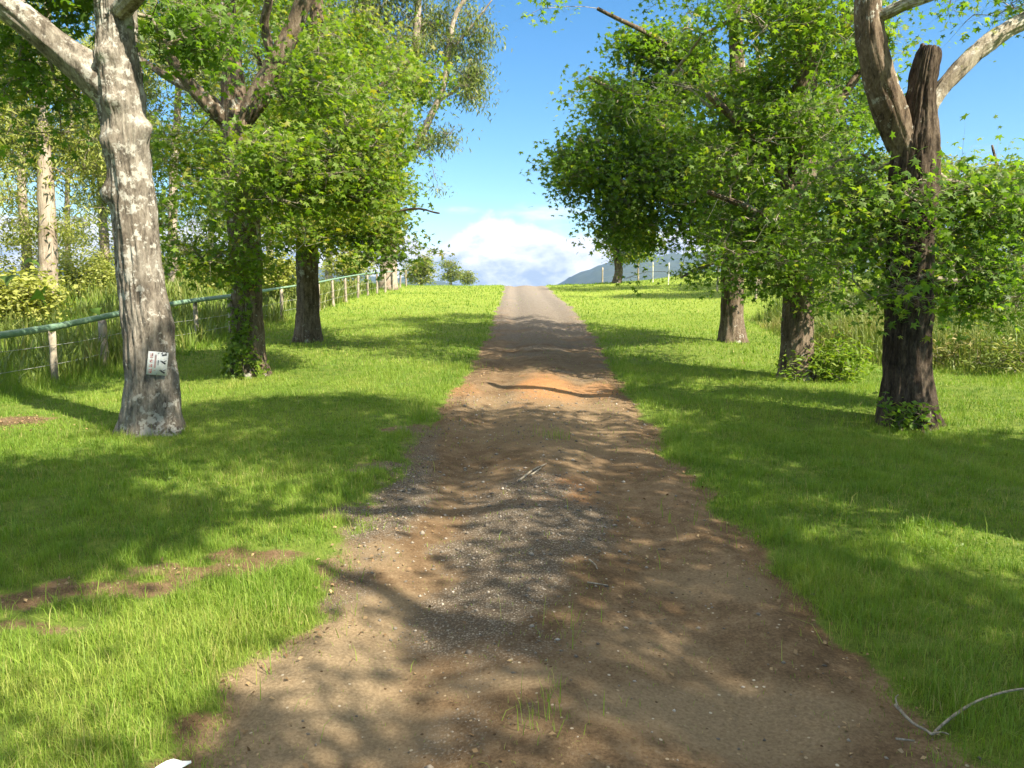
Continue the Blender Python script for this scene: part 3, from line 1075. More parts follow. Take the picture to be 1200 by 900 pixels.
side_tree(5.3, 3.4, 'avenue tree just beside the camera on the right, leafy crown overhead', 21,
          [(5.0, 3.2, 6.4, 2.8, 2.3, 2.0), (1.0, 1.15, 6.4, 1.7, 1.9, .9, 1.9), (4.9, -.3, 6.3, 1.0, .6, .6, .7), (7.4, 3.6, 5.6, 2.0, 2.1, 1.2, 1.8), (5.1, .5, 6.0, 1.4, .8, .9, 1.3), (5.0, 2.4, 9.4, 2.4, 2.0, 1.6, .8)], 1500, [(1.2, 1.3, 5.6), (7.2, 3.8, 5.0)])
side_tree(5.6, -1.4, 'avenue tree behind the camera on the right, nearest to the viewer', 22,
          [(6.4, -1.4, 5.6, 2.0, 1.9, 1.8), (7.6, -2.6, 8.4, 1.6, 1.4, 1.4, .5), (4.2, -1.6, 6.2, 1.4, .9, .8, 1.0), (2.8, -1.8, 6.0, 1.2, .6, .6, 1.5), (3.5, .1, 6.2, .7, .5, .4, .5)], 450, [(3.0, -1.7, 5.3), (7.0, -.8, 5)])
side_tree(5.2, -6.0, 'avenue tree behind the camera on the right, last of its row', 23,
          [(4.7, -6.0, 6.4, 2.4, 2.2, 2.4), (5.2, -5.8, 9.2, 2.0, 2, 1.4, .5)], 420, [(3.0, -6.2, 5.2), (6.4, -5.6, 6)])
side_tree(-4.6, 3.2, 'avenue tree on the left beside the camera with low hanging leaves', 24,
          [(-4.4, 3.4, 5.8, 1.9, 2.2, 1.6, .8), (-3.45, 5.2, 1.66, .4, .3, .16, 4.0), (-3.0, 5.4, 1.60, .3, .2, .10, 6.0), (-3.4, 5.0, 4.9, .9, .8, .4, 1.0)], 420,
          [(-4.3, 5.0, 2.3), (-3.6, 4.4, 4.9)], M_LEAF_DK, .085, 24)


# ---- further avenue trees towards the crest
def far_tree(name, label, px, py, wpx, ell, n, seed, lm, size, leaf='lobe', group=AV, bm=None, per=26, cat='tree', toppx=None, d=None, tint0=.5, clump=.5, topy=-100, r_tip=.008):
    if d is None:
        b = G(px, py)
        d = b[1]
        bx, by = b[0], b[1]
    else:
        q = P(px, py, d)
        bx, by = q[0], d
    base = np.array([bx, by, gz(bx, by) - .08])
    rr = wpx * d / F / 2
    tp = px if toppx is None else toppx
    top = P(tp, topy, d)
    z0 = base[2]
    tr = [(*base, rr * 1.15)]
    for u, k in ((.12, 1.0), (.35, .86), (.6, .62), (.8, .4), (1.0, .15)):
        q = base + (np.array([top[0], d, top[2]]) - base) * u
        q[0] += .12 * math.sin(seed + u * 9) * (z0 + 6) * .15
        tr.append((*q, rr * k))
    rt, bb, cs = tree(name, label, base, tr, [], group, bm or M_BARK, 28, .02, .25, 6, seed, cat)
    crown(rt, bb, cs, ell(d), n, seed + 40, leaf, size, per, lm=lm, tint0=tint0, clump=clump, spread=(.36, .2), r_tip=r_tip, hang=.5 if leaf == 'long' else .35)
    return rt, d


far_tree('avenue_tree', 'far small avenue tree with a leafy brown stem near the crest', 722, 327, 9,
         lambda d: [E(735, 285, d, 34, 24, 1.6), E(745, 230, d, 30, 40, 1.6), E(725, 305, d, 12, 14, .6)], 260, 32, M_LEAF, .17, d=46, topy=180, tint0=.7)
far_tree('avenue_tree', 'distant pale stemmed tree on the right bank behind the avenue', 887, 342, 14,
         lambda d: [E(890, 220, d, 70, 90, 2.5), E(900, 100, d, 60, 60, 2.5)], 320, 33, M_LEAF, .17, d=36, topy=20, bm=M_GUMBARK, tint0=.6)

# ---- big gum past the left fence near the crest, half bare at the top
d = 43.0
q = P(455, 322, d)
base = np.array([q[0], d, gz(q[0], d) - .1])
trunk = [(*base, .56), PX(455, 300, d, .47), PX(455, 260, d, .44), PX(458, 215, d, .46), PX(462, 190, d, .42), PX(470, 150, d, .34), PX(482, 100, d, .27), PX(488, 40, d, .21), PX(492, -30, d, .15), PX(500, -120, d, .08)]
limbs = [[PX(462, 195, d, .28), PX(482, 180, d - .3, .22), PX(503, 140, d - .5, .2), PX(520, 100, d - .6, .17), PX(526, 55, d - .6, .15), PX(535, 15, d - .6, .12), PX(560, -20, d - .7, .07), PX(580, -50, d - .7, .04)],
         [PX(456, 225, d, .22), PX(440, 190, d + .3, .22), PX(428, 140, d + .6, .16), PX(420, 60, d + .8, .12), PX(410, -40, d + 1, .07)],
         [.15, PX(512, 120, d - .5, .09), PX(530, 108, d - 1, .08), PX(545, 93, d - 1.4, .06), PX(553, 91, d - 1.6, .04)],
         [PX(524, 65, d - .6, .08), PX(545, 40, d - .9, .07), PX(560, 22, d - 1.1, .06), PX(578, -2, d - 1.3, .03)]]
GUM, GUMb, cs = tree('gum_tree', 'tall pale gum tree beyond the left fence, half bare branches against the sky', base, trunk, limbs, 'gum trees beyond the left fence', M_GUMBARK, 40, .03, .15, 8, 41)
crown(GUM, GUMb, cs, [E(545, 100, d - 1, 28, 40, 1.5, 1.1), E(555, 40, d - 1, 24, 32, 1.3, .8), E(490, 60, d, 50, 60, 3, .8), E(500, 160, d - .6, 38, 30, 1.8, .9), E(440, 40, d + .5, 70, 90, 3.5, .9), E(510, 5, d, 50, 30, 2.4, .7),
                      E(470, -90, d, 120, 60, 4, .3), E(495, 215, d - 1, 25, 20, 1.0, .5)], 900, 81, 'long', .28, 30, (.42, .30), M_GUM, M_TWIG, .2, .012, .1, .5, .7, .5)

# ---- the stand of forest gums beyond the left fence
FG = 'forest trees beyond the left fence'
forest = [  # px, d, width px, top y, ellipses (px, py, rx, ry), label, n, tint, material
    (52, 27, 26, -60, [(40, 120, 110, 90), (80, 30, 120, 80), (10, 230, 70, 50), (100, 220, 60, 50)], 'straight pale trunked gum left of the signed tree', 520, .62, M_FOREST),
    (28, 34, 14, -20, [(0, 150, 120, 90), (20, 260, 70, 60), (-60, 40, 120, 90)], 'thin forest gum at the far left edge', 420, .70, M_FOREST),
    (122, 38, 13, -40, [(120, 160, 80, 110), (130, 40, 90, 70), (120, 280, 60, 40)], 'slim forest gum standing behind the signed tree', 520, .55, M_FOREST),
    (205, 36, 14, -60, [(200, 130, 70, 120), (215, 20, 70, 70), (215, 260, 60, 50)], 'forest gum showing between the first two avenue trees', 480, .55, M_GUM),
    (250, 52, 10, -30, [(255, 150, 60, 120), (250, 20, 70, 60), (250, 270, 60, 40)], 'small crowned gum deep in the forest behind the ivy tree', 420, .75, M_FOREST),
    (318, 46, 11, -60, [(320, 120, 60, 120), (315, 10, 70, 70), (320, 260, 50, 40)], 'tall gum rising between the ivy tree and the third tree', 420, .6, M_GUM),
    (385, 52, 10, -70, [(390, 90, 60, 110), (380, -10, 70, 60), (400, 230, 40, 60)], 'feathery gum rising behind the third left tree', 420, .65, M_GUM),
    (-80, 24, 22, -120, [(-90, 160, 110, 90), (-60, 20, 110, 80), (-60, 280, 80, 40)], 'forest gum just outside the left edge of the view', 360, .6, M_FOREST),
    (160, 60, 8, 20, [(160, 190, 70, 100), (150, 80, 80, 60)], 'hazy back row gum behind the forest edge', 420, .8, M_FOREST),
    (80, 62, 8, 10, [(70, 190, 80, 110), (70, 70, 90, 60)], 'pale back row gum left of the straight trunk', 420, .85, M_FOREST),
]
for i, (px, d, wp, ty, el, lab, n, ti, mt) in enumerate(forest):
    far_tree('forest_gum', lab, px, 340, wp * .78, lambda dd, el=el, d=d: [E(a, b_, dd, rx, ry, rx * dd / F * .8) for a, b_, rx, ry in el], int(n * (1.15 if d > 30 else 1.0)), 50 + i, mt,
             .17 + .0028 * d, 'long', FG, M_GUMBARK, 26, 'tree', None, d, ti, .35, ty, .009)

# ---- trees on the right behind the tall grass
RG = 'trees behind the tall grass on the right'
for i, (px, d, wp, ty, el, lab, n, ti, mt) in enumerate([
        (1165, 24, 12, 170, [(1165, 250, 60, 55), (1130, 300, 50, 40), (1200, 310, 50, 40)], 'bushy bright green tree right of the stubbed trunk', 520, .75, M_LEAF),
        (1240, 20, 16, 150, [(1240, 240, 70, 60), (1220, 320, 60, 40)], 'bushy tree leaning in at the right edge', 420, .6, M_LEAF),
        (985, 30, 12, 30, [(990, 140, 50, 80), (1000, 240, 50, 60), (960, 60, 60, 50)], 'shaggy tree with brown dead fronds behind the second right tree', 420, .45, M_LEAF_DK),
        (1060, 40, 9, 120, [(1060, 230, 60, 60), (1050, 300, 60, 30)], 'distant rounded tree behind the stubbed trunk', 380, .6, M_FOREST)]):
    far_tree('meadow_tree', lab, px, 345, wp, lambda dd, el=el: [E(a, b_, dd, rx, ry, rx * dd / F * .8) for a, b_, rx, ry in el], n, 70 + i, mt, .16, 'lobe', RG, M_BARK, 26,
             'tree', None, d, ti, .5, ty)

# ---- small trees past the crest
CG = 'small trees past the crest'
for i, (px, d, el, lab, ti, n) in enumerate([
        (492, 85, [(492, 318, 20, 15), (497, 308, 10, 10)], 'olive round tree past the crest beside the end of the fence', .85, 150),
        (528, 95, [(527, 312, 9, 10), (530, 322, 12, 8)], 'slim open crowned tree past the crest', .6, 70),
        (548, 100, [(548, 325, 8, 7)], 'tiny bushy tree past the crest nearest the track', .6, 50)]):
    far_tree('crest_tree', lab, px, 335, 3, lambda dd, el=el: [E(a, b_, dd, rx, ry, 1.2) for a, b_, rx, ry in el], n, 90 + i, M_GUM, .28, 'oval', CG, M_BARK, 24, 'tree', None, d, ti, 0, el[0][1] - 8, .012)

# ------------------------------------------------------------------ fences
def box(geo, c, sx, sy, sz, rz=0, jit=0, tint=0.0, lean=(0, 0)):
    v = np.array([(x, y, z) for z in (0, 1) for y in (-.5, .5) for x in (-.5, .5)], float)
    v *= (sx, sy, sz)
    v[:, 0] += v[:, 2] * lean[0]
    v[:, 1] += v[:, 2] * lean[1]
    if jit:
        v += rng.normal(0, jit, v.shape)
    cs_, sn = math.cos(rz), math.sin(rz)
    v = np.stack([v[:, 0] * cs_ - v[:, 1] * sn, v[:, 0] * sn + v[:, 1] * cs_, v[:, 2]], -1) + np.asarray(c)
    geo.add(v, [np.array([(0, 2, 3, 1), (4, 5, 7, 6), (0, 1, 5, 4), (1, 3, 7, 5), (3, 2, 6, 7), (2, 0, 4, 6)])], tint)


def post_geo(x, y, h, r, sides=9, seed=0, lean=(0, 0)):
    g = Geo()
    z = gz(x, y) - .15
    rr = np.random.default_rng(seed)
    p = [(x, y, z, r * 1.05), (x + lean[0] * .5, y + lean[1] * .5, z + h * .5, r), (x + lean[0], y + lean[1], z + h + .12, r * .95)]
    tube(g, p, 14, 5, .012, 0, seed=seed, ragged=.06, fs=5)
    return g


def fence_line(xs, ys):
    return list(zip(xs, ys))


# left fence: round posts, two wires and a faded green rail along the tops
f0 = G(65, 450)
f1 = G(123, 433)
fx0, fy0 = f0[0], f0[1]
lpts = [(fx0, fy0), (f1[0], f1[1])]
yy = f1[1] + 2.0
while yy < 47:
    u = (yy - f1[1]) / (47 - f1[1])
    lpts.append((f1[0] + (-6.6 - f1[0]) * u ** 1.5 + .05 * math.sin(yy * 3), yy))
    yy += 2.05
lpts = [(fx0 - .05 * k, fy0 - 2.1 * k) for k in (4, 3, 2, 1)] + lpts
root = empty('wire_fence', (lpts[0][0], lpts[0][1], gz(*lpts[0])))
tag(root, 'long post and wire fence with a faded green top rail on the left', 'fence')
FB = np.array(root.location)
tops = []
for i, (x, y) in enumerate(lpts):
    ln = (random.Random(i).uniform(-.05, .05), random.Random(i + 50).uniform(-.04, .04))
    hh = .78 + .27 * min(1, max(0, (y - 10) / 6)) + random.Random(i + 9).uniform(-.03, .03)
    post_geo(x, y, hh, .055 if i != 5 else .075, seed=i, lean=ln).build('post', M_POST, root, FB, True)
    tops.append((x + ln[0], y + ln[1], gz(x, y) - .03 + hh))
tops = np.array(tops)
for _ in range(2):                        # the rail runs straighter than the posts stand
    tops[1:-1, 2] = .25 * tops[:-2, 2] + .5 * tops[1:-1, 2] + .25 * tops[2:, 2]
    tops[1:-1, 0] = .25 * tops[:-2, 0] + .5 * tops[1:-1, 0] + .25 * tops[2:, 0]
g = Geo()
rl = [(t_[0] + .0, t_[1], t_[2] + .045, .055 if t_[1] < 22 else .032) for i, t_ in enumerate(tops)]
tube(g, rl, 12, 4, 0, 0)
g.build('top_rail', M_RAIL, root, FB, True)
for hgt in (.62, .32):
    g = Geo()
    tube(g, [(x + .06, y, gz(x, y) + hgt, .004) for x, y in lpts], 5, 3, 0, 0)
    g.build('wire', M_WIRE, root, FB, True)

# right fence far behind the tall grass: pale stakes and a couple of round posts
rpts = [(10.4, 13.0), (10.4, 17), (10.2, 21), (10.0, 25.5), (9.8, 30), (9.6, 35)]
root = empty('stake_fence', (rpts[0][0], rpts[0][1], gz(*rpts[0])))
tag(root, 'thin fence of pale stakes and wire running up the right bank to the crest', 'fence')
FB = np.array(root.location)
ends = []
for px, d in ((783, 42), (765, 45.5)):
    q = P(px, 335, d)
    ends.append((q[0], d, 1.25, .028, M_STAKE))
for px, d in ((748, 49), (706, 53)):
    q = P(px, 330, d)
    ends.append((q[0], d, 1.35, .06, M_POST))
allp = [(x, y, 1.2, .05, M_POST) for x, y in rpts] + ends
for i, (x, y, h_, r_, mt) in enumerate(allp):
    post_geo(x, y, h_, r_, seed=100 + i, lean=(random.Random(i).uniform(-.05, .05), 0)).build('post', mt, root, FB, True)
for hgt in (1.05, .6):
    g = Geo()
    tube(g, [(x, y - .03, gz(x, y) + hgt, .004) for x, y, *_ in allp], 5, 3, 0, 0)
    g.build('wire', M_WIRE, root, FB, True)

# ------------------------------------------------------------------ sign on the first left tree
M_SIGN = plain_mat('weathered_white_sign', (.60, .62, .60), (.80, .81, .78), 12, .5, None, .1, .002, .4)
M_SRED = plain_mat('faded_red_print', (.50, .12, .10), (.62, .22, .18), 60, .6)
M_SBLK = plain_mat('black_print', (.02, .025, .03), (.07, .075, .08), 60, .6)
tp = LT1_trunk
spos = P(190, 424, LT1b[1] - .0)
k = np.argmin(np.abs(tp[:, 2] - spos[2]))
cx, cy, cz, cr = tp[k]
dirv = np.array([.60, -.80, 0.0])
dirv /= np.linalg.norm(dirv)
sloc = np.array([cx, cy, spos[2]]) + dirv * (cr + .045)
sroot = empty('tree_sign', sloc)
tag(sroot, 'small white sign with faded red print and black figures nailed sideways to the pale trunk', 'sign')
sroot.rotation_euler = (0, math.radians(8), math.atan2(dirv[0], -dirv[1]))
SW, SH = .195, .245


def sbox(geo, x, z, w_, h_, y=0.0, dep=.003, rot=0.0):
    v = np.array([(a, b_, c_) for b_ in (0, -dep) for c_ in (-.5, .5) for a in (-.5, .5)], float)
    v[:, 0] *= w_
    v[:, 2] *= h_
    c_, s_ = math.cos(rot), math.sin(rot)
    v = np.stack([v[:, 0] * c_ - v[:, 2] * s_ + x, v[:, 1] + y, v[:, 0] * s_ + v[:, 2] * c_ + z], -1)
    geo.add(v, [np.array([(0, 1, 3, 2), (4, 6, 7, 5), (0, 4, 5, 1), (2, 3, 7, 6), (0, 2, 6, 4), (1, 5, 7, 3)])])


g = Geo()
sbox(g, 0, 0, SW, SH, 0, .006)
g.build('panel', M_SIGN, sroot)
g = Geo()
rs = random.Random(5)
z = -SH * .43
while z < SH * .43:                       # a column of worn capitals read up the panel, too weathered to make out
    if rs.random() > .12:
        sbox(g, -SW * .33, z, .030, .005, -.0065, .0015)
        sbox(g, -SW * .33 + rs.uniform(-.010, .010), z + .005, .007, .012, -.0085, .0015)
    z += .0165
z = -SH * .34
while z < SH * .36:
    if rs.random() > .15:
        sbox(g, -SW * .12, z, .017, .004, -.0065, .0015)
    z += .009
g.build('lettering', M_SRED, sroot)
g = Geo()
z = -SH * .06
while z < SH * .14:
    sbox(g, SW * .03, z, .012, .004, -.0065, .0015)
    z += .008
g.build('small_print', M_SBLK, sroot)
for zz, rot in ((-.085, -.5), (.012, -.55), (.095, .25)):
    g = Geo()
    sbox(g, SW * .30, zz, .046, .017, -.0065, .0015, rot)
    sbox(g, SW * .18, zz + .016, .020, .008, -.0085, .0015, rot + .6)
    sbox(g, SW * .37, zz + .020, .026, .006, -.0105, .0015, rot + 1.0)
    g.build('figure', M_SBLK, sroot)
for zz in (-SH * .45, SH * .45):
    g = Geo()
    tube(g, [(0, -.002, zz, .006), (0, -.010, zz, .006)], 8, 2)
    g.build('nail', M_WIRE, sroot)

# ------------------------------------------------------------------ grass
def blades(name, x, y, z, h, wd, tint, mat, bend=.45, seed=3, two=False):
    r = np.random.default_rng(seed)
    n = len(x)
    a = r.uniform(0, 2 * np.pi, n)
    dx, dy = np.cos(a), np.sin(a)
    lean = np.abs(r.normal(0, bend, n)) + .08
    la = a + np.pi / 2 + r.normal(0, .5, n)
    lx, ly = np.cos(la) * lean, np.sin(la) * lean
    base = np.stack([x, y, z - .01], -1)
    sdv = np.stack([dx, dy, 0 * dx], -1) * wd[:, None] * .5
    mid = base + np.stack([lx * h * .28, ly * h * .28, h * .58], -1)
    tip = base + np.stack([lx * h, ly * h, h * (1 - .22 * lean)], -1)
    if two:
        V = np.stack([base - sdv, base + sdv, mid + sdv * .75, mid - sdv * .75, tip], 1).reshape(-1, 3)
        o = (np.arange(n) * 5)[:, None]
        fl = [o + np.array([[0, 1, 2, 3]]), o + np.array([[3, 2, 4]])]
        k = 5
    else:
        V = np.stack([base - sdv, base + sdv, tip], 1).reshape(-1, 3)
        o = (np.arange(n) * 3)[:, None]
        fl = [o + np.array([[0, 1, 2]])]
        k = 3
    return V, fl, np.repeat(np.clip(tint, 0, 1), k)


def scatter(n, y0, y1, side, r):
    """points over the wedge of lawn ahead, even per square metre; side = half width slope"""
    y = np.sqrt(r.uniform((y0 + 2.0) ** 2, (y1 + 2.0) ** 2, n)) - 2.0
    x = r.uniform(-1, 1, n) * (y + 2.0) * side
    return x, y


gg = Geo()
bands = [(1.9, 4.5, 270000, .0025, .95, True), (4.5, 8, 320000, .0036, 1.0, True), (8, 14, 260000, .0075, 1.1, False), (14, 26, 150000, .018, 1.25, False), (26, 60, 170000, .034, 1.4, False)]
for bi, (y0, y1, n, wd, hm, two) in enumerate(bands):
    r = np.random.default_rng(200 + bi)
    x, y = scatter(n, y0, y1, .80, r)
    dm = dirt_mask(x, y)
    tgm = track_grass(x, y)
    pat = fbm(x * .9, y * .9, octv=3, seed=121)
    pat2 = fbm(x * 3.2, y * 3.2, octv=3, seed=131)
    keep = r.uniform(0, 1, n) < np.clip((1.05 - dm) ** 1.3 * (.35 + 1.3 * sstep(.30, .52, pat2)), 0, 1) + tgm * dm * .08
    clumpy = fbm(x * 7, y * 7, octv=2, seed=141)
    edge_d = np.minimum(np.abs(x - edge_l(y)), np.abs(x - edge_r(y)))
    h = (.022 + .034 * pat + .065 * np.clip(clumpy - .47, 0, 1) * 2) * hm
    # longer along the fence and the right bank, tufts on the sunny patch, ragged at the track edge
    h = h + .16 * sstep(-6.4, -7.6, x) + .10 * sstep(7.4, 8.6, x) * sstep(28, 20, y)
    h = h + .05 * sstep(.6, .1, edge_d) * pat2 + .045 * sstep(.9, .0, np.hypot((x + 1.75) / 1.0, (y - 4.1) / .7))
    h = h * np.exp(r.normal(0, .33, n)) * (1 - .55 * sstep(.0, .5, dm))
    pat3 = fbm(x * .35 + 9, y * .35, octv=3, seed=161)
    tint = .42 + .7 * (pat - .5) + .6 * (pat2 - .5) + .6 * (pat3 - .5) + r.normal(0, .16, n)
    tint = np.where(r.uniform(0, 1, n) < .03 + .12 * sstep(.52, .68, fbm(x * 1.3, y * 1.3, octv=3, seed=163)), r.uniform(.9, 1, n), np.clip(tint, 0, .9))
    x, y, h, tint = x[keep], y[keep], h[keep], tint[keep]
    V, fl, ti = blades('grass', x, y, H(x, y), h, wd * np.exp(r.normal(0, .25, len(x))), tint, M_GRASS, .5, 300 + bi, two)
    gg.add(V, fl, ti)
# a few tall seeding stems by the track and on the right lawn
r = np.random.default_rng(400)
tx, ty = [], []
for px, py, s, n in [(1150, 640, .5, 40), (1000, 620, .6, 40), (540, 430, .25, 160), (960, 410, .3, 50), (160, 690, .5, 50), (230, 720, .4, 40), (30, 850, .4, 50), (60, 720, .4, 30), (300, 690, .3, 30),
                     (430, 560, .25, 60), (640, 850, .10, 26), (650, 515, .10, 50), (660, 740, .14, 14), (1060, 505, .25, 120), (185, 508, .3, 110), (295, 440, .35, 90), (935, 445, .35, 100), (360, 400, .4, 80),
                     (820, 600, .4, 20), (100, 800, .5, 50), (1120, 760, .4, 40)]:
    g0 = G(px, py)
    tx.append(g0[0] + r.normal(0, s, n))
    ty.append(g0[1] + r.normal(0, s * .7, n))
tx, ty = np.concatenate(tx), np.concatenate(ty)
th = r.uniform(.06, .19, len(tx))
V, fl, ti = blades('grass', tx, ty, H(tx, ty), th, np.full(len(tx), .0045), np.clip(.6 + r.normal(0, .2, len(tx)), 0, .95), M_GRASS, .45, 401, True)
gg.add(V, fl, ti)
tag(gg.build('grass', M_GRASS), kind='stuff')

# clover and broad-leaved weeds low in the turf
r = np.random.default_rng(405)
n = 30000
x, y = scatter(n, 2.0, 10, .8, r)
kp = (fbm(x * 1.1 + 3, y * 1.1, octv=3, seed=171) > .54) & (dirt_mask(x, y) < .35)
x, y = x[kp], y[kp]
cg = Geo()
add_leaves(cg, np.stack([x, y, H(x, y) + r.uniform(.012, .05, len(x))], -1), .024, 'oval', .05, np.clip(.35 + r.normal(0, .2, len(x)), 0, 1), r)
tag(cg.build('clover', M_WEED), kind='stuff')

# tall half-dry grass on the right bank, behind the first right tree
rg_ = Geo()
r = np.random.default_rng(410)
n = 42000
x = r.uniform(4.6, 16, n)
y = r.uniform(11.5, 24, n)
lim = 6.3 + .10 * (y - 12) + 1.6 * (fbm(x * .5, y * .5, octv=2, seed=151) - .5) + 2.0 * sstep(15, 11.5, y)
cl_ = fbm(x * 1.2, y * 1.2, octv=3, seed=153)
kp = (x > lim) & (r.uniform(0, 1, n) < sstep(.32, .55, cl_) + .25)
x, y, cl_ = x[kp], y[kp], cl_[kp]
h = (.35 + 1.15 * cl_ * r.uniform(.5, 1.1, len(x))) * sstep(-.4, 1.2, x - lim[kp])
V, fl, ti = blades('tall', x, y, H(x, y), h, np.full(len(x), .016), np.clip(.35 + 1.2 * (fbm(x * .8, y * .8, octv=2, seed=155) - .5) + r.normal(0, .2, len(x)), 0, 1), M_REED, .35, 411, True)
rg_.add(V, fl, ti)
# and rank growth beyond the left fence
n = 26000
x = -7.3 - r.uniform(0, 1, n) ** 1.3 * 16
y = r.uniform(9, 40, n)
kp = np.abs(x) < y * .85
x, y = x[kp], y[kp]
cl_ = fbm(x * .7, y * .7, octv=3, seed=157)
h = (.18 + .75 * sstep(.38, .7, cl_)) * r.uniform(.5, 1.15, len(x))
V, fl, ti = blades('tall', x, y, H(x, y), h, np.full(len(x), .02) + .0012 * y, np.clip(.05 + .55 * cl_ + r.normal(0, .16, len(x)), 0, 1), M_REED, .4, 412, True)
rg_.add(V, fl, ti)
tag(rg_.build('tall_grass', M_REED), kind='stuff')

# ------------------------------------------------------------------ shrubs, weeds, ivy
def shrub(name, label, x, y, ell, n, seed, lm, size, kind, group=None, cat='shrub', per=18, tint0=.6, spread=(.12, .10)):
    base = np.array([x, y, gz(x, y) - .03])
    root = empty(name, base)
    tag(root, label, cat, group)
    stems = [np.array([[x, y, base[2], .01]])]
    A, pa, N0, tips, r = grow(stems, ell, n, seed, .1)
    g = Geo()
    branch_geo(g, A, pa, N0, .0035, .02)
    g.build('stem', M_TWIG, root, base)
    tips = np.array(tips)
    par = pa[tips]
    pi = np.repeat(np.arange(len(tips)), per)
    u = r.uniform(-.4, 1.2, len(pi))
    pos = A[par][pi] + (A[tips] - A[par])[pi] * u[:, None]
    pos[:, :2] += r.normal(0, spread[0], (len(pi), 2))
    pos[:, 2] = np.maximum(pos[:, 2] + r.normal(0, spread[1], len(pi)), base[2] + .03)
    lg = Geo()
    add_leaves(lg, pos, size, kind, .1, np.clip(tint0 + r.normal(0, .2, len(pi)), 0, 1), r)
    lg.build('foliage', lm, root, base)


bx, by = RT2_base[:2]
shrub('weed_clump', 'bright leafy weeds growing round the foot of the second right tree', bx + .5, by - .35,
      [(bx + .5, by - .35, RT2_base[2] + .35, .42, .25, .38), (bx - .25, by - .4, RT2_base[2] + .22, .2, .12, .25, .6)], 130, 501, M_WEED, .12, 'long', 'weeds at the tree feet', 'weed', 14, .6)
q = G(1050, 500)
shrub('weed_clump', 'dark sprouts at the foot of the stubbed right trunk', q[0] - .05, q[1] - .22,
      [(q[0] + .0, q[1] - .25, q[2] + .16, .28, .10, .16), (q[0] - .22, q[1] - .15, q[2] + .35, .06, .06, .25, .5)], 46, 502, M_LEAF_DK, .07, 'oval', 'weeds at the tree feet', 'weed', 10, .5, (.06, .05))
US = 'bushes beyond the left fence'
for i, (px, py, d, rx, ry, lab, ti, mt) in enumerate([
        (20, 345, 19, 55, 26, 'yellow green bush at the left edge behind the green rail', .85, M_FOREST),
        (95, 325, 30, 50, 26, 'olive bush right of the straight pale gum', .6, M_FOREST),
        (215, 315, 37, 40, 24, 'green bush behind the fence between the first two trees', .45, M_FOREST),
        (250, 325, 34, 34, 18, 'low bush behind the fence just left of the ivy trunk', .5, M_FOREST),
        (325, 318, 29, 34, 22, 'pale bush seen between the ivy trunk and the third tree', .75, M_FOREST),
        (150, 300, 39, 60, 32, 'broad bush behind the signed trunk', .7, M_FOREST),
        (40, 290, 34, 70, 40, 'tall thicket bush behind the straight gum', .9, M_FOREST),
        (410, 312, 40, 30, 14, 'small bush by the far end of the fence', .7, M_FOREST)]):
    c = P(px, py, d)
    zb = gz(c[0], d)
    rz_ = max(ry * d / F, .4)
    shrub('bush', lab, c[0], d, [(c[0], d, max(c[2], zb + rz_ * .6), rx * d / F, rx * d / F * .7, rz_)], 150, 520 + i, mt, .15, 'oval', US, 'bush', 26, min(1, ti + .15), (.22, .18))
BG_ = 'brush in the tall grass on the right'
for i, (px, py, lab, ti) in enumerate([(1130, 432, 'dry brown scrub in the tall grass right of the stubbed trunk', .75), (1185, 440, 'dark tangled scrub in the tall grass at the right edge', .4),
                                       (1010, 405, 'yellowing scrub in the tall grass left of the stubbed trunk', .9)]):
    q = G(px, py)
    shrub('scrub', lab, q[0], q[1], [(q[0], q[1], q[2] + .30, .75, .5, .35)], 45, 560 + i, M_REED, .13, 'long', BG_, 'shrub', 16, ti, (.14, .12))

# ivy creeping up the second left trunk
base = LT2b.copy()
iv = empty('ivy_vine', base + np.array([0, -.3, .06]))
tag(iv, 'yellow green ivy creeping up the second trunk on the left', 'ivy')
r = np.random.default_rng(600)
g = Geo()
lg = Geo()
pts_all = []
for k in range(9):
    ang = r.uniform(-2.6, -.4)
    hmax = r.uniform(.5, 1.9)
    p = []
    for j, u in enumerate(np.linspace(0.02, 1, 9)):
        zz = base[2] + u * hmax + .05
        ci = np.argmin(np.abs(LT2_trunk[:, 2] - zz))
        rad = LT2_trunk[ci, 3] * (1 + .34 * math.exp(-(zz - base[2]) / .32)) + .025
        ang += r.normal(0, .12)
        p.append((LT2_trunk[ci, 0] + rad * math.cos(ang), LT2_trunk[ci, 1] + rad * math.sin(ang), zz, .006))
    tube(g, p, 5, 2)
    pts_all.append(np.array(p)[:, :3])
g.build('stem', M_TWIG, iv, np.array(iv.location), True)
pa_ = np.concatenate(pts_all)
pa_ = np.repeat(pa_, 9, 0) + r.normal(0, .05, (len(pa_) * 9, 3))
outw = pa_ - np.array([LT2_trunk[0, 0], LT2_trunk[0, 1], 0])
outw[:, 2] = 0
outw /= np.linalg.norm(outw, axis=1)[:, None]
add_leaves(lg, pa_ + outw * .03, .075, 'star', .6, np.clip(.65 + r.normal(0, .2, len(pa_)), 0, 1), r, outw * .3)
lg.build('leaves', M_WEED, iv, np.array(iv.location))

# ------------------------------------------------------------------ loose things on the ground
M_STK = plain_mat('peeled_branch', (.12, .10, .07), (.36, .32, .25), 60, .85)


def ground_pts(pix, r0, r1, lift):
    o = []
    for i, (px, py) in enumerate(pix):
        q = G(px, py)
        o.append((q[0], q[1], gz(q[0], q[1]) + lift[i], r0 + (r1 - r0) * i / (len(pix) - 1)))
    return o


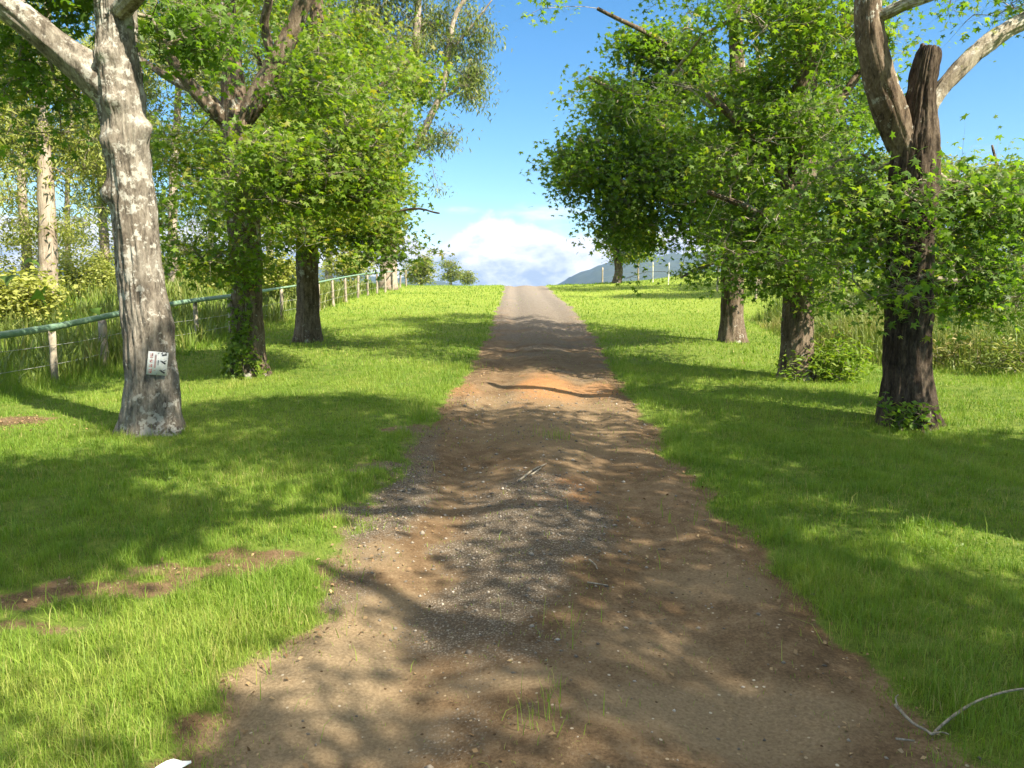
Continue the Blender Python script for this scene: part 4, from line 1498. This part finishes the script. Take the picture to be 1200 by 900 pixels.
br = empty('fallen_branch', G(1093, 857))
tag(br, 'pale fallen branch with a crook lying on the right edge of the track', 'branch')
BB = np.array(br.location)
g = Geo()
tube(g, ground_pts([(1049, 831), (1068, 845), (1086, 854.5), (1093, 857), (1099, 854), (1120, 846), (1152, 837), (1200, 832), (1260, 828)], .0055, .004, [.05, .03, .02, .018, .022, .04, .06, .07, .05]), 9, 6, .0028, 0, seed=3)
g.build('stick', M_STK, br, BB, True)
for pix, ra, rb, lf in (([(1092, 857), (1104, 857), (1114, 859)], .0035, .0025, [.02, .02, .02]), ([(1052, 834), (1049, 829), (1052, 826)], .0035, .002, [.05, .065, .07])):
    g = Geo()
    tube(g, ground_pts(pix, ra, rb, lf), 6, 4, .001)
    g.build('twig', M_STK, br, BB, True)
SG = 'loose sticks on the track'
for i, (pix, lab) in enumerate([([(608, 567), (624, 556), (640, 548)], 'dark stick lying across the middle of the track'), ([(622, 562), (634, 552)], 'short pale stick beside the dark one on the track'),
                                ([(1050, 865), (1072, 865)], 'thin straw coloured stick at the foot of the fallen branch'), ([(690, 662), (697, 668), (700, 673)], 'small stick on the right half of the track'),
                                ([(688, 690), (712, 692)], 'thin twig on the track below the small stick')]):
    lift = [.015] * len(pix)
    g = Geo()
    p = ground_pts(pix, .010 if i < 2 else .005, .007 if i < 2 else .003, lift)
    tube(g, p, 7, 5, .002, 0, seed=i)
    o = g.build('stick', M_STK if i in (1, 2) else M_TWIG, None, np.array(p[0][:3]), True)
    o.location = p[0][:3]
    tag(o, lab, 'stick', SG)

# scrap of white paper at the bottom edge
q = G(196, 896)
z0 = gz(q[0], q[1])
g = Geo()
u, v_ = np.meshgrid(np.linspace(-1, 1, 9), np.linspace(-1, 1, 6))
X_ = .075 * u * (1 - .25 * v_ * u) + .012 * v_
Y_ = .032 * v_ * (1 - .35 * np.abs(u))
Z_ = .02 + .014 * np.sin(u * 3 + v_ * 2) + .012 * u
V0 = np.stack([X_, Y_, Z_], -1).reshape(-1, 3)
ii = np.arange(54).reshape(6, 9)
qf = np.stack([ii[:-1, :-1], ii[:-1, 1:], ii[1:, 1:], ii[1:, :-1]], -1).reshape(-1, 4)
g.add(V0, [qf])
g.add(V0 - (0, 0, .002), [qf[:, ::-1]])
o = g.build('paper_scrap', plain_mat('white_paper', (.68, .72, .70), (.82, .84, .82), 30, .7), None)
o.location = (q[0], q[1], z0)
o.rotation_euler = (0, 0, .2)
tag(o, 'crumpled scrap of white paper at the left edge of the track', 'litter')

# gravel stones and leaf litter
r = np.random.default_rng(700)
n = 26000
y = np.sqrt(r.uniform(1.9 ** 2, 11 ** 2, n))
x = r.uniform(-2.4, 2.6, n)
gmask = blob(x, y, [(590, 625, .6, 1.6, 1), (560, 700, .35, .7, .9), (600, 760, .3, .4, .7), (450, 590, .5, 1.3, 1), (430, 560, .4, .8, 1), (640, 590, .5, 1.4, .9), (540, 850, .3, .3, .8), (560, 800, .2, .4, .7)])
kp = (r.uniform(0, 1, n) < (.14 + .86 * gmask) * dirt_mask(x, y)) & (x > edge_l(y) - .1) & (x < edge_r(y) + .1)
x, y = x[kp], y[kp]
s = .0042 * np.exp(r.normal(0, .45, len(x))) * (1 + .08 * y)
oct_v = np.array([(1, 0, 0), (-1, 0, 0), (0, 1, 0), (0, -1, 0), (0, 0, 1), (0, 0, -1)], float)
oct_f = np.array([(0, 2, 4), (2, 1, 4), (1, 3, 4), (3, 0, 4), (2, 0, 5), (1, 2, 5), (3, 1, 5), (0, 3, 5)])
V = oct_v[None] * r.uniform(.6, 1.35, (len(x), 6, 1)) * np.stack([s * 1.25, s, s * .75], -1)[:, None, :]
a = r.uniform(0, 6.28, len(x))
ca, sa = np.cos(a)[:, None], np.sin(a)[:, None]
V = np.stack([V[..., 0] * ca - V[..., 1] * sa + x[:, None], V[..., 0] * sa + V[..., 1] * ca + y[:, None], V[..., 2] + (H(x, y) + s * .2)[:, None]], -1)
m, t, o_ = new_mat('gravel_stone')
p = nd(t, 'ShaderNodeBsdfPrincipled', Roughness=.85)
t.links.new(ramp(t, attr(t, 'tint'), [(0, (.075, .062, .048)), (.5, (.165, .14, .11)), (.9, (.26, .225, .18)), (1, (.42, .38, .32))]), p.inputs['Base Color'])
t.links.new(p.outputs[0], o_.inputs['Surface'])
g = Geo()
g.add(V.reshape(-1, 3), (oct_f[None] + (np.arange(len(x)) * 6)[:, None, None]).reshape(-1, 3), np.repeat(r.uniform(0, 1, len(x)), 6))
tag(g.build('gravel', m), kind='stuff')
n = 15000
y = np.sqrt(r.uniform(1.9 ** 2, 13 ** 2, n))
x = r.uniform(-.75, .75, n) * y
ed = np.minimum(np.abs(x - edge_l(y)), np.abs(x - edge_r(y)))
dm = dirt_mask(x, y)
kp = r.uniform(0, 1, n) < dm * (.10 + .4 * ((x < edge_l(y)) | (x > edge_r(y))) + .9 * np.exp(-(ed / .28) ** 2))
x, y = x[kp], y[kp]
q = G(18, 497)
x = np.concatenate([x, q[0] + r.normal(0, .45, 420)])
y = np.concatenate([y, q[1] + r.normal(0, .25, 420)])
lg = Geo()
pos = np.stack([x, y, H(x, y) + r.uniform(.006, .02, len(x))], -1)
add_leaves(lg, pos, .026, 'oval', .0, r.uniform(0, 1, len(x)), r)
tag(lg.build('leaf_litter', M_DEAD), kind='stuff')

# ------------------------------------------------------------------ far hills
M_HILL = foliage_mat('hill_forest', [(0, (.018, .032, .018)), (.5, (.032, .05, .026)), (1, (.05, .065, .035))], .05)


def hills(name, sky_px, d, depth, seed):
    """a wooded ridge with real depth whose skyline runs through the given directions"""
    px = np.array([p[0] for p in sky_px], float)
    X0 = np.array([P(a, b_, d)[0] for a, b_ in sky_px])
    Z0 = np.array([P(a, b_, d)[2] for a, b_ in sky_px])
    xs = np.linspace(X0[0], X0[-1], 260)
    vs = np.linspace(-1, 1, 50)
    XX, VV = np.meshgrid(xs, vs)
    hgt = np.interp(XX, X0, Z0) + 40
    prof = np.clip(1 - np.abs(VV) ** 1.3, 0, 1)
    s = d / 1500
    ZZ = -40 + hgt * prof + prof * hgt * .22 * (fbm(XX / (90 * s), VV * 6, octv=4, seed=seed) - .55) + s * 7 * (fbm(XX / (12 * s), VV * 45, octv=2, seed=seed + 3) - .5) * np.sqrt(prof)
    YY = d + VV * depth
    ii = np.arange(XX.size).reshape(XX.shape)
    qf = np.stack([ii[:-1, :-1], ii[:-1, 1:], ii[1:, 1:], ii[1:, :-1]], -1).reshape(-1, 4)
    me = make_mesh(name, np.stack([XX, YY, ZZ], -1).reshape(-1, 3), [qf], False, {'tint': fbm(XX / (14 * s), YY / (14 * s), octv=4, seed=seed + 7).ravel()}, [M_HILL])
    return tag(link(name, me), kind='structure')


hills('mountain', [(560, 350), (620, 345), (650, 333), (675, 318), (700, 306), (725, 300), (760, 298), (820, 292), (900, 282), (1000, 280), (1100, 292), (1250, 310), (1500, 330), (1900, 350)], 1500, 420, 5)
hills('hills', [(-500, 330), (-100, 318), (200, 312), (400, 316), (470, 322), (520, 328), (555, 337), (600, 348)], 1900, 350, 9)

# ------------------------------------------------------------------ haze: one box of even air round the whole scene
hz = Geo()
box(hz, (0, 900, -45), 5200, 3200, 260)
m, t, o_ = new_mat('haze_air')
pv = t.nodes.new('ShaderNodeVolumePrincipled')
pv.inputs['Color'].default_value = (.26, .50, 1.0, 1)
pv.inputs['Density'].default_value = .00013
pv.inputs['Anisotropy'].default_value = 0.0
t.links.new(pv.outputs[0], o_.inputs['Volume'])
HAZE = hz.build('haze', m)
tag(HAZE, kind='stuff')
